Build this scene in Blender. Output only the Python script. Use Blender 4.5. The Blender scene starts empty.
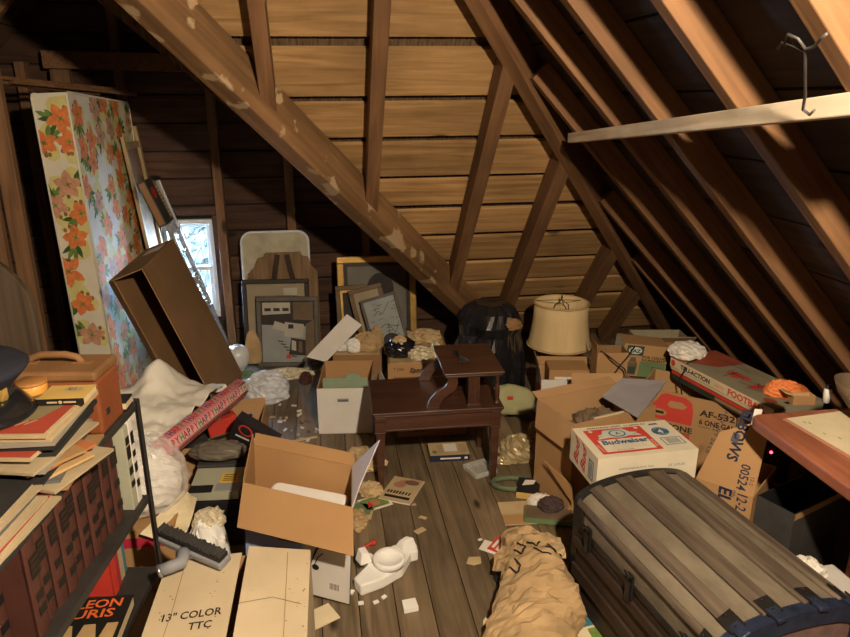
import bpy, bmesh, math, random
from math import sin, cos, pi, radians, sqrt, atan2
from mathutils import Vector, Matrix, noise, Euler
random.seed(7)
scene = bpy.context.scene
COL = scene.collection
V = Vector

# ---------------------------------------------------------------- camera
H, PITCH, YAW, FPX = 1.7, radians(17.8), radians(8.7), 680.0
FW = V((sin(YAW)*cos(PITCH), cos(YAW)*cos(PITCH), -sin(PITCH)))
RT = V((cos(YAW), -sin(YAW), 0)); UP = RT.cross(FW)
EYE = V((0, 0, H))
cam = bpy.data.cameras.new('camera'); cam.sensor_width = 36; cam.lens = 36*FPX/850; cam.clip_start = .05
camo = bpy.data.objects.new('camera', cam); COL.objects.link(camo)
camo.matrix_world = Matrix(((RT.x, UP.x, -FW.x, 0), (RT.y, UP.y, -FW.y, 0), (RT.z, UP.z, -FW.z, H), (0, 0, 0, 1)))
scene.camera = camo

def ray(x, y): return FW + RT*((x-425)/FPX) - UP*((y-318.5)/FPX)
def P(x, y, z=0.0):                      # point seen at a photo pixel, at a known height
    d = ray(x, y); return EYE + d*((z-H)/d.z)
def PY(x, y, Y):                         # same, at a known distance
    d = ray(x, y); return EYE + d*(Y/d.y)
def PX(x, y, X):
    d = ray(x, y); return EYE + d*(X/d.x)
def PP(x, y, n, c):                      # same, on a known plane n.p = c
    d = ray(x, y); n = V(n); return EYE + d*((c-n.dot(EYE))/n.dot(d))

# ---------------------------------------------------------------- materials
def _nt(name):
    m = bpy.data.materials.new(name); m.use_nodes = True
    nt = m.node_tree; b = nt.nodes['Principled BSDF']
    return m, nt, b
def setin(b, **k):
    for a, v in k.items():
        a = a.replace('_', ' ')
        if a in b.inputs: b.inputs[a].default_value = v
def c4(c): return (c[0], c[1], c[2], 1)
def mul(c, f): return tuple(max(0, min(1, a*f)) for a in c)
def s2l(r, g, b):
    f = lambda v: (v/255/12.92) if v/255 <= .04045 else ((v/255+.055)/1.055)**2.4
    return (f(r), f(g), f(b))

def mat(name, col, rough=.75, metal=0, var=.18, scale=9, bump=.15, bscale=60, stretch=(1, 1, 1), spec=.3, island=0, trans=0, alpha=1, ior=1.45, dirt=None):
    m, nt, b = _nt(name); N, L = nt.nodes, nt.links
    tc = N.new('ShaderNodeTexCoord'); mp = N.new('ShaderNodeMapping'); mp.inputs['Scale'].default_value = stretch
    L.new(tc.outputs['Object'], mp.inputs[0])
    nz = N.new('ShaderNodeTexNoise'); nz.inputs['Scale'].default_value = scale; nz.inputs['Detail'].default_value = 5
    L.new(mp.outputs[0], nz.inputs['Vector'])
    rp = N.new('ShaderNodeValToRGB'); e = rp.color_ramp.elements
    e[0].position, e[1].position = .3, .7
    e[0].color, e[1].color = c4(mul(col, 1-var)), c4(mul(col, 1+var))
    L.new(nz.outputs['Fac'], rp.inputs[0]); out = rp.outputs[0]
    if island:
        g = N.new('ShaderNodeNewGeometry'); mr = N.new('ShaderNodeMapRange')
        mr.inputs['To Min'].default_value, mr.inputs['To Max'].default_value = 1-island, 1+island
        L.new(g.outputs['Random Per Island'], mr.inputs['Value'])
        mx = N.new('ShaderNodeMix'); mx.data_type = 'RGBA'; mx.blend_type = 'MULTIPLY'; mx.inputs[0].default_value = 1
        L.new(out, mx.inputs[6]); L.new(mr.outputs[0], mx.inputs[7]); out = mx.outputs[2]
    if dirt:
        nd = N.new('ShaderNodeTexNoise'); nd.inputs['Scale'].default_value = dirt[1]; nd.inputs['Detail'].default_value = 8
        L.new(tc.outputs['Object'], nd.inputs['Vector'])
        rd = N.new('ShaderNodeValToRGB'); rd.color_ramp.elements[0].position = dirt[2]; rd.color_ramp.elements[1].position = dirt[2]+.1
        L.new(nd.outputs['Fac'], rd.inputs[0])
        mx = N.new('ShaderNodeMix'); mx.data_type = 'RGBA'
        L.new(rd.outputs[0], mx.inputs[0]); L.new(out, mx.inputs[6]); mx.inputs[7].default_value = c4(dirt[0]); out = mx.outputs[2]
    L.new(out, b.inputs['Base Color'])
    if bump:
        n2 = N.new('ShaderNodeTexNoise'); n2.inputs['Scale'].default_value = bscale; n2.inputs['Detail'].default_value = 6
        L.new(mp.outputs[0], n2.inputs['Vector'])
        bp = N.new('ShaderNodeBump'); bp.inputs['Strength'].default_value = bump; bp.inputs['Distance'].default_value = .01
        L.new(n2.outputs['Fac'], bp.inputs['Height']); L.new(bp.outputs[0], b.inputs['Normal'])
    setin(b, Roughness=rough, Metallic=metal, Specular_IOR_Level=spec, Transmission_Weight=trans, Alpha=alpha, IOR=ior)
    return m

def wood(name, c1, c2, axis='X', scale=1.0, rough=.75, knots=True, island=.25, spec=.25, stain=None, grime=None):
    m, nt, b = _nt(name); N, L = nt.nodes, nt.links
    tc = N.new('ShaderNodeTexCoord'); g = N.new('ShaderNodeNewGeometry')
    cb = N.new('ShaderNodeCombineXYZ')
    mm = N.new('ShaderNodeMath'); mm.operation = 'MULTIPLY'; mm.inputs[1].default_value = 37
    L.new(g.outputs['Random Per Island'], mm.inputs[0])
    for i in range(3): L.new(mm.outputs[0], cb.inputs[i])
    ad = N.new('ShaderNodeVectorMath'); ad.operation = 'ADD'
    L.new(tc.outputs['Object'], ad.inputs[0]); L.new(cb.outputs[0], ad.inputs[1])
    mp = N.new('ShaderNodeMapping')
    st = {'X': (.9, 14, 14), 'Y': (14, .9, 14), 'Z': (14, 14, .9)}[axis]
    mp.inputs['Scale'].default_value = tuple(a*scale for a in st)
    L.new(ad.outputs[0], mp.inputs[0])
    nz = N.new('ShaderNodeTexNoise'); nz.inputs['Scale'].default_value = 2.2; nz.inputs['Detail'].default_value = 7; nz.inputs['Distortion'].default_value = .9
    L.new(mp.outputs[0], nz.inputs['Vector'])
    rp = N.new('ShaderNodeValToRGB'); e = rp.color_ramp.elements
    e[0].position, e[1].position = .32, .68; e[0].color, e[1].color = c4(c1), c4(c2)
    L.new(nz.outputs['Fac'], rp.inputs[0]); out = rp.outputs[0]
    def mixin(fac, colr, mode='MIX'):
        nonlocal out
        mx = N.new('ShaderNodeMix'); mx.data_type = 'RGBA'; mx.blend_type = mode
        if fac is None: mx.inputs[0].default_value = 1
        else: L.new(fac, mx.inputs[0])
        L.new(out, mx.inputs[6])
        if isinstance(colr, tuple): mx.inputs[7].default_value = c4(colr)
        else: L.new(colr, mx.inputs[7])
        out = mx.outputs[2]
    mr = N.new('ShaderNodeMapRange'); mr.inputs['To Min'].default_value, mr.inputs['To Max'].default_value = 1-island, 1+island
    L.new(g.outputs['Random Per Island'], mr.inputs['Value']); mixin(None, mr.outputs[0], 'MULTIPLY')
    # broad weathering
    n3 = N.new('ShaderNodeTexNoise'); n3.inputs['Scale'].default_value = 2.3; n3.inputs['Detail'].default_value = 6
    L.new(ad.outputs[0], n3.inputs['Vector'])
    r3 = N.new('ShaderNodeMapRange'); r3.inputs['From Min'].default_value, r3.inputs['From Max'].default_value = .3, .7
    r3.inputs['To Min'].default_value, r3.inputs['To Max'].default_value = .7, 1.25
    L.new(n3.outputs['Fac'], r3.inputs['Value']); mixin(None, r3.outputs[0], 'MULTIPLY')
    if knots:
        m2 = N.new('ShaderNodeMapping'); m2.inputs['Scale'].default_value = {'X': (1.6, 4, 4), 'Y': (4, 1.6, 4), 'Z': (4, 4, 1.6)}[axis]
        L.new(ad.outputs[0], m2.inputs[0])
        vo = N.new('ShaderNodeTexVoronoi'); vo.inputs['Scale'].default_value = 1.1
        L.new(m2.outputs[0], vo.inputs['Vector'])
        rk = N.new('ShaderNodeValToRGB'); q = rk.color_ramp.elements
        q[0].position, q[1].position = .05, .10; q[0].color, q[1].color = (1, 1, 1, 1), (0, 0, 0, 1)
        L.new(vo.outputs['Distance'], rk.inputs[0]); mixin(rk.outputs[0], mul(c1, .3))
    if stain:
        ns = N.new('ShaderNodeTexNoise'); ns.inputs['Scale'].default_value = stain[1]; ns.inputs['Detail'].default_value = 4
        L.new(tc.outputs['Object'], ns.inputs['Vector'])
        rs = N.new('ShaderNodeValToRGB'); rs.color_ramp.elements[0].position = stain[2]; rs.color_ramp.elements[1].position = stain[2]+.04
        L.new(ns.outputs['Fac'], rs.inputs[0]); mixin(rs.outputs[0], stain[0])
    L.new(out, b.inputs['Base Color'])
    bp = N.new('ShaderNodeBump'); bp.inputs['Strength'].default_value = .25; bp.inputs['Distance'].default_value = .006
    L.new(nz.outputs['Fac'], bp.inputs['Height']); L.new(bp.outputs[0], b.inputs['Normal'])
    setin(b, Roughness=rough, Specular_IOR_Level=spec)
    return m

def emit(name, col, s):
    m, nt, b = _nt(name); setin(b, Base_Color=c4(col), Emission_Color=c4(col), Emission_Strength=s, Roughness=.5); return m

# ---------------------------------------------------------------- mesh builder
class MB:
    def __init__(s, M=None): s.v, s.f, s.m, s.sm, s.M = [], [], [], [], M or Matrix()
    def add(s, verts, faces, m=0, smooth=False, M=None):
        T = s.M @ M if M is not None else s.M
        o = len(s.v); s.v += [T @ V(p) for p in verts]
        for f in faces: s.f.append([i+o for i in f]); s.m.append(m); s.sm.append(smooth)
        return s
    def box(s, x0, x1, y0, y1, z0, z1, m=0, M=None):
        v = [(x, y, z) for z in (z0, z1) for y in (y0, y1) for x in (x0, x1)]
        return s.add(v, [(0, 2, 3, 1), (4, 5, 7, 6), (0, 1, 5, 4), (2, 6, 7, 3), (0, 4, 6, 2), (1, 3, 7, 5)], m, M=M)
    def hexa(s, b, t, m=0):                 # four base points and four top points
        v = list(b)+list(t)
        return s.add(v, [(3, 2, 1, 0), (4, 5, 6, 7), (0, 1, 5, 4), (1, 2, 6, 5), (2, 3, 7, 6), (3, 0, 4, 7)], m)
    def bar(s, a, b, w, d, up=(0, 0, 1), m=0):   # rectangular bar from a to b; up = direction of d
        a, b = V(a), V(b); t = (b-a).normalized(); u = V(up); u = (u-t*u.dot(t)).normalized(); r = t.cross(u)
        q = lambda p: [p-r*w/2-u*d/2, p+r*w/2-u*d/2, p+r*w/2+u*d/2, p-r*w/2+u*d/2]
        return s.hexa(q(a), q(b), m)
    def prism(s, poly, z0, z1, m=0, M=None):
        n = len(poly)
        v = [(x, y, z0) for x, y in poly]+[(x, y, z1) for x, y in poly]
        f = [tuple(range(n-1, -1, -1)), tuple(range(n, 2*n))]+[(i, (i+1) % n, (i+1) % n+n, i+n) for i in range(n)]
        return s.add(v, f, m, M=M)
    def tube(s, pts, r, m=0, seg=8, cap=True, closed=False):
        pts = [V(p) for p in pts]; n = len(pts); rings = []; u0 = None
        rr = r if isinstance(r, (list, tuple)) else [r]*n
        for i, p in enumerate(pts):
            t = (pts[(i+1) % n if closed else min(i+1, n-1)]-pts[(i-1) % n if closed else max(i-1, 0)]).normalized()
            if u0 is None: u0 = t.orthogonal().normalized()
            u = (u0-t*u0.dot(t)).normalized(); u0 = u; w = t.cross(u)
            rings.append([p+(u*cos(2*pi*k/seg)+w*sin(2*pi*k/seg))*rr[i] for k in range(seg)])
        v = [q for R in rings for q in R]; f = []
        for i in range(n if closed else n-1):
            j = (i+1) % n
            for k in range(seg): f.append((i*seg+k, i*seg+(k+1) % seg, j*seg+(k+1) % seg, j*seg+k))
        nb = len(s.sm)+len(f)
        if cap and not closed: f += [tuple(range(seg-1, -1, -1)), tuple((n-1)*seg+k for k in range(seg))]
        s.add(v, f, m, True)
        for i in range(nb, len(s.sm)): s.sm[i] = False
        return s
    def lathe(s, prof, seg=24, m=0, M=None, smooth=True, mats=None, mod=None):
        v, f, mi = [], [], []
        for i, (r, z) in enumerate(prof):
            for k in range(seg):
                a = 2*pi*k/seg; q = r*(mod(a, i) if mod else 1)
                v.append((q*cos(a), q*sin(a), z))
        T = s.M @ M if M is not None else s.M; o = len(s.v); s.v += [T @ V(p) for p in v]
        for i in range(len(prof)-1):
            for k in range(seg):
                s.f.append([o+i*seg+k, o+i*seg+(k+1) % seg, o+(i+1)*seg+(k+1) % seg, o+(i+1)*seg+k]); s.m.append(mats[i] if mats else m); s.sm.append(smooth)
        for i, fl in ((0, True), (len(prof)-1, False)):
            if prof[i][0] > 1e-6:
                q = [o+i*seg+k for k in range(seg)]; s.f.append(q[::-1] if fl else q); s.m.append((mats[min(i, len(mats)-1)] if mats else m)); s.sm.append(False)
        return s
    def grid(s, nx, ny, fn, m=0, smooth=True, fm=None, wrap=False):
        v = [fn(i/(nx-1), j/(ny-1)) for j in range(ny) for i in range(nx)]; o = len(s.v); s.v += [s.M @ V(p) for p in v]
        for j in range(ny-1):
            for i in range(nx-1):
                s.f.append([o+j*nx+i, o+j*nx+i+1, o+(j+1)*nx+i+1, o+(j+1)*nx+i])
                s.m.append(fm((i+.5)/(nx-1), (j+.5)/(ny-1)) if fm else m); s.sm.append(smooth)
        return s
    def blob(s, c, r, amp=.25, fr=2.0, seed=0, m=0, nu=22, nv=14, smooth=False, flat=True, ridg=True):
        c = V(c); v = []
        for j in range(nv+1):
            th = pi*j/nv
            for i in range(nu):
                ph = 2*pi*i/nu; d = V((sin(th)*cos(ph), sin(th)*sin(ph), cos(th)))
                q = d*fr+V((seed*3.1, seed*1.7, seed*2.3))
                n = (1-2*abs(noise.noise(q)))*.6+noise.noise(q*2.3)*.6+noise.noise(q*5)*.3 if ridg else noise.noise(q)+.4*noise.noise(q*2.5)
                k = 1+amp*n
                p = V((d.x*r[0]*k, d.y*r[1]*k, d.z*r[2]*k))
                if flat and p.z < -r[2]*.55: p.z = -r[2]*.55
                v.append(c+p)
        f = [(j*nu+i, (j+1)*nu+i, (j+1)*nu+(i+1) % nu, j*nu+(i+1) % nu) for j in range(nv) for i in range(nu)]
        return s.add(v, f, m, smooth)
    # flat print on a face: matrix columns = right, up, outward
    def rect(s, F, x0, y0, x1, y1, m, off=.0012):
        return s.add([(x0, y0, off), (x1, y0, off), (x1, y1, off), (x0, y1, off)], [(0, 1, 2, 3)], m, M=F)
    def poly(s, F, pts, m, off=.0015):
        return s.add([(x, y, off) for x, y in pts], [tuple(range(len(pts)))], m, M=F)
    def disc(s, F, x, y, rx, ry, m, off=.0015, n=20, a=0):
        return s.poly(F, [(x+rx*cos(2*pi*k/n)*cos(a)-ry*sin(2*pi*k/n)*sin(a), y+rx*cos(2*pi*k/n)*sin(a)+ry*sin(2*pi*k/n)*cos(a)) for k in range(n)], m, off)
    def ring(s, F, x0, y0, x1, y1, t, m, off=.0014):
        for a in ((x0, y0, x1, y0+t), (x0, y1-t, x1, y1), (x0, y0, x0+t, y1), (x1-t, y0, x1, y1)): s.rect(F, *a, m, off)
        return s
    def stroke(s, F, pts, w, m, off=.002):
        for (x0, y0), (x1, y1) in zip(pts, pts[1:]):
            d = V((x1-x0, y1-y0)); n = V((-d.y, d.x)).normalized()*w/2
            s.poly(F, [(x0+n.x, y0+n.y), (x0-n.x, y0-n.y), (x1-n.x, y1-n.y), (x1+n.x, y1+n.y)], m, off)
        return s
    def text(s, F, txt, x, y, size, m, rot=0, bold=.0, shear=0, width=None, off=.002, align='LEFT', sx=1):
        cu = bpy.data.curves.new('lettering', 'FONT'); cu.body = txt; cu.size = size; cu.offset = bold*size; cu.shear = shear; cu.align_x = align; cu.resolution_u = 2
        ob = bpy.data.objects.new('lettering', cu)
        me = bpy.data.meshes.new_from_object(ob)
        xs = [v.co.x for v in me.vertices]
        k = sx
        if width and xs: k = width/(max(xs)-min(xs))
        T = F @ Matrix.Translation((x, y, off)) @ Matrix.Rotation(rot, 4, 'Z') @ Matrix.Diagonal((k, 1, 1, 1))
        s.add([v.co.copy() for v in me.vertices], [tuple(p.vertices) for p in me.polygons], m, M=T)
        bpy.data.objects.remove(ob); bpy.data.curves.remove(cu); bpy.data.meshes.remove(me)
        return s
    def build(s, name, mats, parent=None, M=None, bevel=0, solid=0, sub=0):
        me = bpy.data.meshes.new(name); me.from_pydata([tuple(p) for p in s.v], [], s.f)
        mats = mats if isinstance(mats, (list, tuple)) else [mats]
        for a in mats: me.materials.append(a)
        for p, mi, sm in zip(me.polygons, s.m, s.sm): p.material_index = mi; p.use_smooth = sm
        me.update()
        o = bpy.data.objects.new(name, me); COL.objects.link(o)
        if parent is not None: o.parent = parent
        if M is not None: o.matrix_basis = M
        if solid:
            q = o.modifiers.new('Solidify', 'SOLIDIFY'); q.thickness = solid; q.offset = 0
        if sub:
            q = o.modifiers.new('Subdivision', 'SUBSURF'); q.levels = q.render_levels = sub
        if bevel:
            q = o.modifiers.new('Bevel', 'BEVEL'); q.width = bevel; q.segments = 2; q.limit_method = 'ANGLE'; q.angle_limit = radians(50)
        return o

def empty(name, M=None):
    o = bpy.data.objects.new(name, None); COL.objects.link(o); o.empty_display_size = .05
    if M is not None: o.matrix_basis = M
    return o
def tag(o, label, cat, group=None):
    o['label'] = label; o['category'] = cat
    if group: o['group'] = group
    return o
def thing(name, label, cat, M=None, group=None): return tag(empty(name, M), label, cat, group)
def struct(o): o['kind'] = 'structure'; return o
def T(x, y, z=0): return Matrix.Translation((x, y, z))
def Rz(a): return Matrix.Rotation(radians(a), 4, 'Z')
def Rx(a): return Matrix.Rotation(radians(a), 4, 'X')
def Ry(a): return Matrix.Rotation(radians(a), 4, 'Y')
def basis(o, x, y, z):
    x, y, z = V(x).normalized(), V(y).normalized(), V(z).normalized()
    return Matrix(((x.x, y.x, z.x, o[0]), (x.y, y.y, z.y, o[1]), (x.z, y.z, z.z, o[2]), (0, 0, 0, 1)))
def frame(A, B, base=None):               # origin A, x towards B on the level, z up
    A, B = V(A), V(B); d = B-A; d.z = 0; d.normalize()
    o = A.copy()
    if base is not None: o.z = base
    return basis(o, d, V((-d.y, d.x, 0)), (0, 0, 1))
def face(side, w, d, h):
    if side == 'front': return basis((0, 0, 0), (1, 0, 0), (0, 0, 1), (0, -1, 0))
    if side == 'right': return basis((w, 0, 0), (0, 1, 0), (0, 0, 1), (1, 0, 0))
    if side == 'left': return basis((0, d, 0), (0, -1, 0), (0, 0, 1), (-1, 0, 0))
    if side == 'back': return basis((w, d, 0), (-1, 0, 0), (0, 0, 1), (0, 1, 0))
    return basis((0, 0, h), (1, 0, 0), (0, 1, 0), (0, 0, 1))

def carton(name, label, cat, M, w, d, h, mats, flaps={}, group=None, prints=None, closed=False, fprints={}, t=.005, bevel=.003, shear=0):
    """cardboard box; mats[0] outside, mats[1] inside, others for printing; origin at the front left base corner"""
    r = thing(name, label, cat, M, group)
    SH = Matrix(((1, shear, 0, 0), (0, 1, 0, 0), (0, 0, 1, 0), (0, 0, 0, 1)))
    b = MB(SH)
    if closed:
        b.box(0, w, 0, d, 0, h, 0)
    else:
        o = [(0, 0, 0), (w, 0, 0), (w, d, 0), (0, d, 0), (0, 0, h), (w, 0, h), (w, d, h), (0, d, h)]
        i = [(t, t, t), (w-t, t, t), (w-t, d-t, t), (t, d-t, t), (t, t, h), (w-t, t, h), (w-t, d-t, h), (t, d-t, h)]
        b.add(o+i, [(3, 2, 1, 0), (0, 1, 5, 4), (1, 2, 6, 5), (2, 3, 7, 6), (3, 0, 4, 7)], 0)
        b.f += [[8, 9, 10, 11], [9, 8, 12, 13], [10, 9, 13, 14], [11, 10, 14, 15], [8, 11, 15, 12]]; b.m += [1]*5; b.sm += [False]*5
        b.f += [[4, 5, 13, 12], [5, 6, 14, 13], [6, 7, 15, 14], [7, 4, 12, 15]]; b.m += [1]*4; b.sm += [False]*4
    F = lambda s: face(s, w, d, h)
    if prints: prints(b, F)
    b.build('box_body' if not closed else 'box_body', mats, r)
    for sd, fl in flaps.items():
        a, ln = fl[0], fl[1]; cut = fl[2] if len(fl) > 2 else .0
        if sd == 'front': o, x, out, wid = (0, 0, h), (1, 0, 0), V((0, -1, 0)), w
        if sd == 'back': o, x, out, wid = (w, d, h), (-1, 0, 0), V((0, 1, 0)), w
        if sd == 'right': o, x, out, wid = (w, 0, h), (0, 1, 0), V((1, 0, 0)), d
        if sd == 'left': o, x, out, wid = (0, d, h), (0, -1, 0), V((-1, 0, 0)), d
        ar = radians(a); up = V((0, 0, 1))*cos(ar)+out*sin(ar); nr = out*cos(ar)-V((0, 0, 1))*sin(ar)
        A = basis(o, x, up, nr)              # x along hinge, y along flap, z = outside face
        q = MB(SH @ A)
        pts = [(0, 0), (wid, 0), (wid-cut, ln), (cut, ln)] if len(fl) < 5 else [(0, 0), (wid, 0), (wid-cut, ln), (fl[3], fl[4])]
        n = len(pts); th = t*.8
        q.add([(x_, y_, 0) for x_, y_ in pts]+[(x_, y_, -th) for x_, y_ in pts],
              [(0, 1, 2, 3)], 0)
        q.f += [[7, 6, 5, 4], [0, 4, 5, 1], [1, 5, 6, 2], [2, 6, 7, 3], [3, 7, 4, 0]]; q.m += [fl[5] if len(fl) > 5 else 1]*5; q.sm += [False]*5
        if sd in fprints: fprints[sd](q, Matrix(), basis((wid, 0, -th), (-1, 0, 0), (0, 1, 0), (0, 0, -1)), wid, ln)
        q.build('flap', mats, r)
    return r
# ---------------------------------------------------------------- shared materials
K = {}
GLASS = mat('window glass', (.9, .95, 1), .02, var=0, bump=0, alpha=.07, spec=.5)
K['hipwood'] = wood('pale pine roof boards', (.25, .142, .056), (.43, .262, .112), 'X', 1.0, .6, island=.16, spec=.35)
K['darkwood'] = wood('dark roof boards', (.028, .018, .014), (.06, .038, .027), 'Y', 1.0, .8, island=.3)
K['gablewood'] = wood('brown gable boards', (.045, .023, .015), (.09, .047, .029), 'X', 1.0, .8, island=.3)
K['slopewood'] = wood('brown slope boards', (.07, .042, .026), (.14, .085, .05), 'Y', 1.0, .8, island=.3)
K['raftR'] = wood('orange brown rafter', (.12, .058, .026), (.20, .104, .047), 'X', 1.0, .7, island=.12)
K['raftH'] = wood('brown rafter', (.12, .06, .028), (.20, .105, .05), 'Y', 1.0, .7, island=.15)
K['stud'] = wood('brown stud', (.13, .07, .035), (.24, .13, .065), 'Z', 1.0, .75, island=.15)
K['beam'] = wood('old timber beam', (.115, .062, .026), (.215, .118, .052), 'X', .7, .7, island=0, stain=((.36, .26, .15), 8, .60))
K['floor'] = wood('worn floor boards', (.105, .076, .043), (.235, .172, .102), 'Y', 1.0, .55, island=.2, spec=.4)
K['void'] = mat('dark felt', (.022, .017, .014), .95, var=.3, bump=.3)
K['shingle'] = mat('shingle undersides', (.10, .062, .035), .95, var=.5, scale=14, stretch=(6, 1, 1), bump=.4)
K['white_paint'] = mat('white window paint', (.62, .66, .70), .5, var=.08)
K['kraft'] = mat('kraft cardboard', (.40, .235, .105), .8, var=.08, scale=4, bump=.08, bscale=25)
K['kraft_in'] = mat('kraft cardboard inside', (.43, .26, .125), .8, var=.07, scale=4, bump=.08, bscale=25)
K['kraft_dk'] = mat('old brown cardboard', (.27, .155, .07), .8, var=.14, scale=4, bump=.1, bscale=25)
K['kraft_lt'] = mat('sun bleached cardboard', (.58, .48, .32), .8, var=.1, scale=5, bump=.12, bscale=18, dirt=((.28, .16, .08), 9, .68))
K['white_card'] = mat('white printed card', (.66, .64, .60), .6, var=.05, bump=.04)
K['white_paper'] = mat('white paper', (.72, .69, .62), .7, var=.06, bump=.05)
K['cream'] = mat('cream card', (.66, .57, .38), .7, var=.08, bump=.05)
K['black_ink'] = mat('black ink', (.018, .017, .018), .6, var=.2, bump=0)
K['navy_ink'] = mat('navy ink', (.018, .026, .06), .6, var=.1, bump=0)
K['blue_ink'] = mat('blue ink', (.045, .15, .26), .6, var=.1, bump=0)
K['red_ink'] = mat('red ink', (.52, .045, .03), .6, var=.1, bump=0)
K['green_ink'] = mat('green ink', (.13, .20, .09), .7, var=.1, bump=0)
K['black'] = mat('black plastic', (.018, .018, .02), .4, var=.3, bump=.05)
K['blackcloth'] = mat('black cloth', (.014, .014, .018), .85, var=.3, bump=.2, bscale=120)
K['darkgrey'] = mat('dark grey card', (.05, .048, .046), .7, var=.2)
K['grey'] = mat('grey plastic', (.24, .25, .27), .45, var=.08, bump=.03)
K['metal'] = mat('dull aluminium', (.50, .52, .55), .35, .9, var=.08, bump=.03)
K['steel'] = mat('dark shelf steel', (.05, .045, .042), .5, .4, var=.25, bump=.1)
K['mahog'] = wood('mahogany', (.042, .017, .010), (.08, .033, .019), 'X', 1.2, .35, knots=False, island=.06, spec=.5)
K['foam'] = mat('white foam', (.80, .80, .77), .8, var=.04, bump=.15, bscale=150)
K['gold'] = mat('gilt frame', (.48, .30, .09), .4, .55, var=.25, bump=.15)
K['brown_paper'] = mat('brown kraft paper', (.42, .29, .15), .8, var=.18, bump=.2, bscale=18)
K['newsprint'] = mat('tan packing paper', (.50, .37, .20), .85, var=.25, scale=16, bump=.3, bscale=30)
K['bin_bag'] = mat('black bin bag', (.012, .012, .014), .22, var=.3, bump=.1, bscale=12, spec=.6)
K['teal'] = mat('teal print', (.05, .17, .22), .6, var=.1)
K['yellow'] = mat('ochre cover', (.52, .36, .11), .6, var=.1)

# ---------------------------------------------------------------- the setting
RN = V((1.05, 0, 1)).normalized(); RC = 1.05*2.56      # right roof slope (rafter undersides)
HN = V((0, 1.11, 1)).normalized(); HC = 1.11*4.45      # hip slope facing the camera
GN = V((1.11, 0, 1)).normalized(); GC = 1.11*1.25      # right slope of the window gable
LN = V((-1, 0, 1)).normalized()                         # left slope  z = X + 4
YG, YB, RIDGE = 4.75, -1.3, 3.21
LX, APEX = 3.70, 2.60
hip_y = lambda z: (HC-z)/1.11
r_x = lambda z: (RC-z)/1.05
g_x = lambda z: (GC-z)/1.11
OFF, BT = .115, .02
OFFR = .09

def slope_boards(name, mats, n, rows, pt, ends):
    """boards on a slope: rows = list of (z0, z1); pt(z, t) a point, ends(z) = (t0, t1)"""
    b = MB()
    for z0, z1 in rows:
        zz = (z0, z1)
        lo = [ends(z) for z in zz]
        a = [pt(z0, lo[0][0]), pt(z0, lo[0][1]), pt(z1, lo[1][1]), pt(z1, lo[1][0])]
        of = OFFR if n is RN else OFF
        b.hexa([p+n*of for p in a], [p+n*(of+BT) for p in a], 0)
    return struct(b.build(name, mats))

# floor: separate boards with fine open joints
b = MB(); rnd = random.Random(3); x = -4.3; w = .1285
while x < 3.1:
    y = YB-rnd.random()*2
    while y < YG+.3:
        y2 = min(y+2.2+rnd.random()*2.2, YG+.35)
        b.box(x+.0017, x+w-.0017, max(y, YB-.2)+.0015, y2-.0015, -.03, rnd.uniform(-.0015, .0008))
        y = y2
    x += w
b.box(-4.3, 3.1, YB-.2, YG+.35, -.06, -.031, 1)
struct(b.build('floor', [K['floor'], K['void']]))

# hip boards: rows taken at their true heights, with the open joints the photo shows
ys = [20, 66, 118.5, 156, 192, 220, 247, 272, 292, 309, 324, 340]
zs = [PP(440, y, HN, HC/sqrt(1+1.11**2)+OFF).z for y in ys]
rows = []; z = 0
allz = sorted([v for v in zs if v > .12])
edges = [.0]+allz
d = .30
while edges[-1] < 3.2: edges.append(edges[-1]+d)
gap = lambda z: .014+.012*(noise.noise(V((z*9, 0, 3)))+.6)
rows = [(edges[i]+gap(edges[i])*.7, edges[i+1]-gap(edges[i+1])*.9) for i in range(len(edges)-1)]
def hip_ends(z):
    zc = min(z, RIDGE)
    x0 = g_x(zc)-.05 if zc < APEX-.06 else zc-LX-.1
    return (x0, r_x(zc)+.10)
b = MB()
for z0, z1 in rows:
    tl = .012
    p = lambda z, x: V((x, hip_y(z), z))+HN*OFF
    e0, e1 = hip_ends(z0), hip_ends(z1)
    q = [p(z0-tl*0, e0[0]), p(z0+tl, e0[1]), p(z1+tl, e1[1]), p(z1, e1[0])]
    b.hexa(q, [v+HN*BT for v in q], 0)
struct(b.build('ceiling', [K['hipwood']]))
b = MB(); q = [V((x, hip_y(z), z))+HN*(OFF+.045) for x, z in ((1.5, -.25), (3.3, -.25), (-.05, 3.45), (-.95, 3.45), (-1.45, 2.6))]
b.add(q+[v+HN*.03 for v in q], [(0, 1, 2, 3, 4), (9, 8, 7, 6, 5), (0, 5, 6, 1), (1, 6, 7, 2), (2, 7, 8, 3), (3, 8, 9, 4), (4, 9, 5, 0)], 0)
struct(b.build('ceiling_backing', [K['shingle']]))
# right slope
rr = [(z, z+.178) for z in [i*.185 for i in range(0, 19)]]
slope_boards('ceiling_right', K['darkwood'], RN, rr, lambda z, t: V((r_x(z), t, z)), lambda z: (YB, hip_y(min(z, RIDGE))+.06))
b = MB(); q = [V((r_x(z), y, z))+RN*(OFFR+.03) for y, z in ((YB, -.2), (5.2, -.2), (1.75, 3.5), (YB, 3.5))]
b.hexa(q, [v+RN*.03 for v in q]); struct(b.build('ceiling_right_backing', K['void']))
# left slope
rr = [(z, z+.178) for z in [i*.185 for i in range(0, 19)]]
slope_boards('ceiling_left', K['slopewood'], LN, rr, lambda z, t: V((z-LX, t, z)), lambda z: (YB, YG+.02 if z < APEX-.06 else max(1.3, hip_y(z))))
b = MB(); q = [V((z-LX, y, z))+LN*(OFF+.03) for y, z in ((YB, -.1), (YG+.05, -.1), (YG+.05, 3.5), (YB, 3.5))]
b.hexa(q, [v+LN*.03 for v in q]); struct(b.build('ceiling_left_backing', K['void']))
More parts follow.
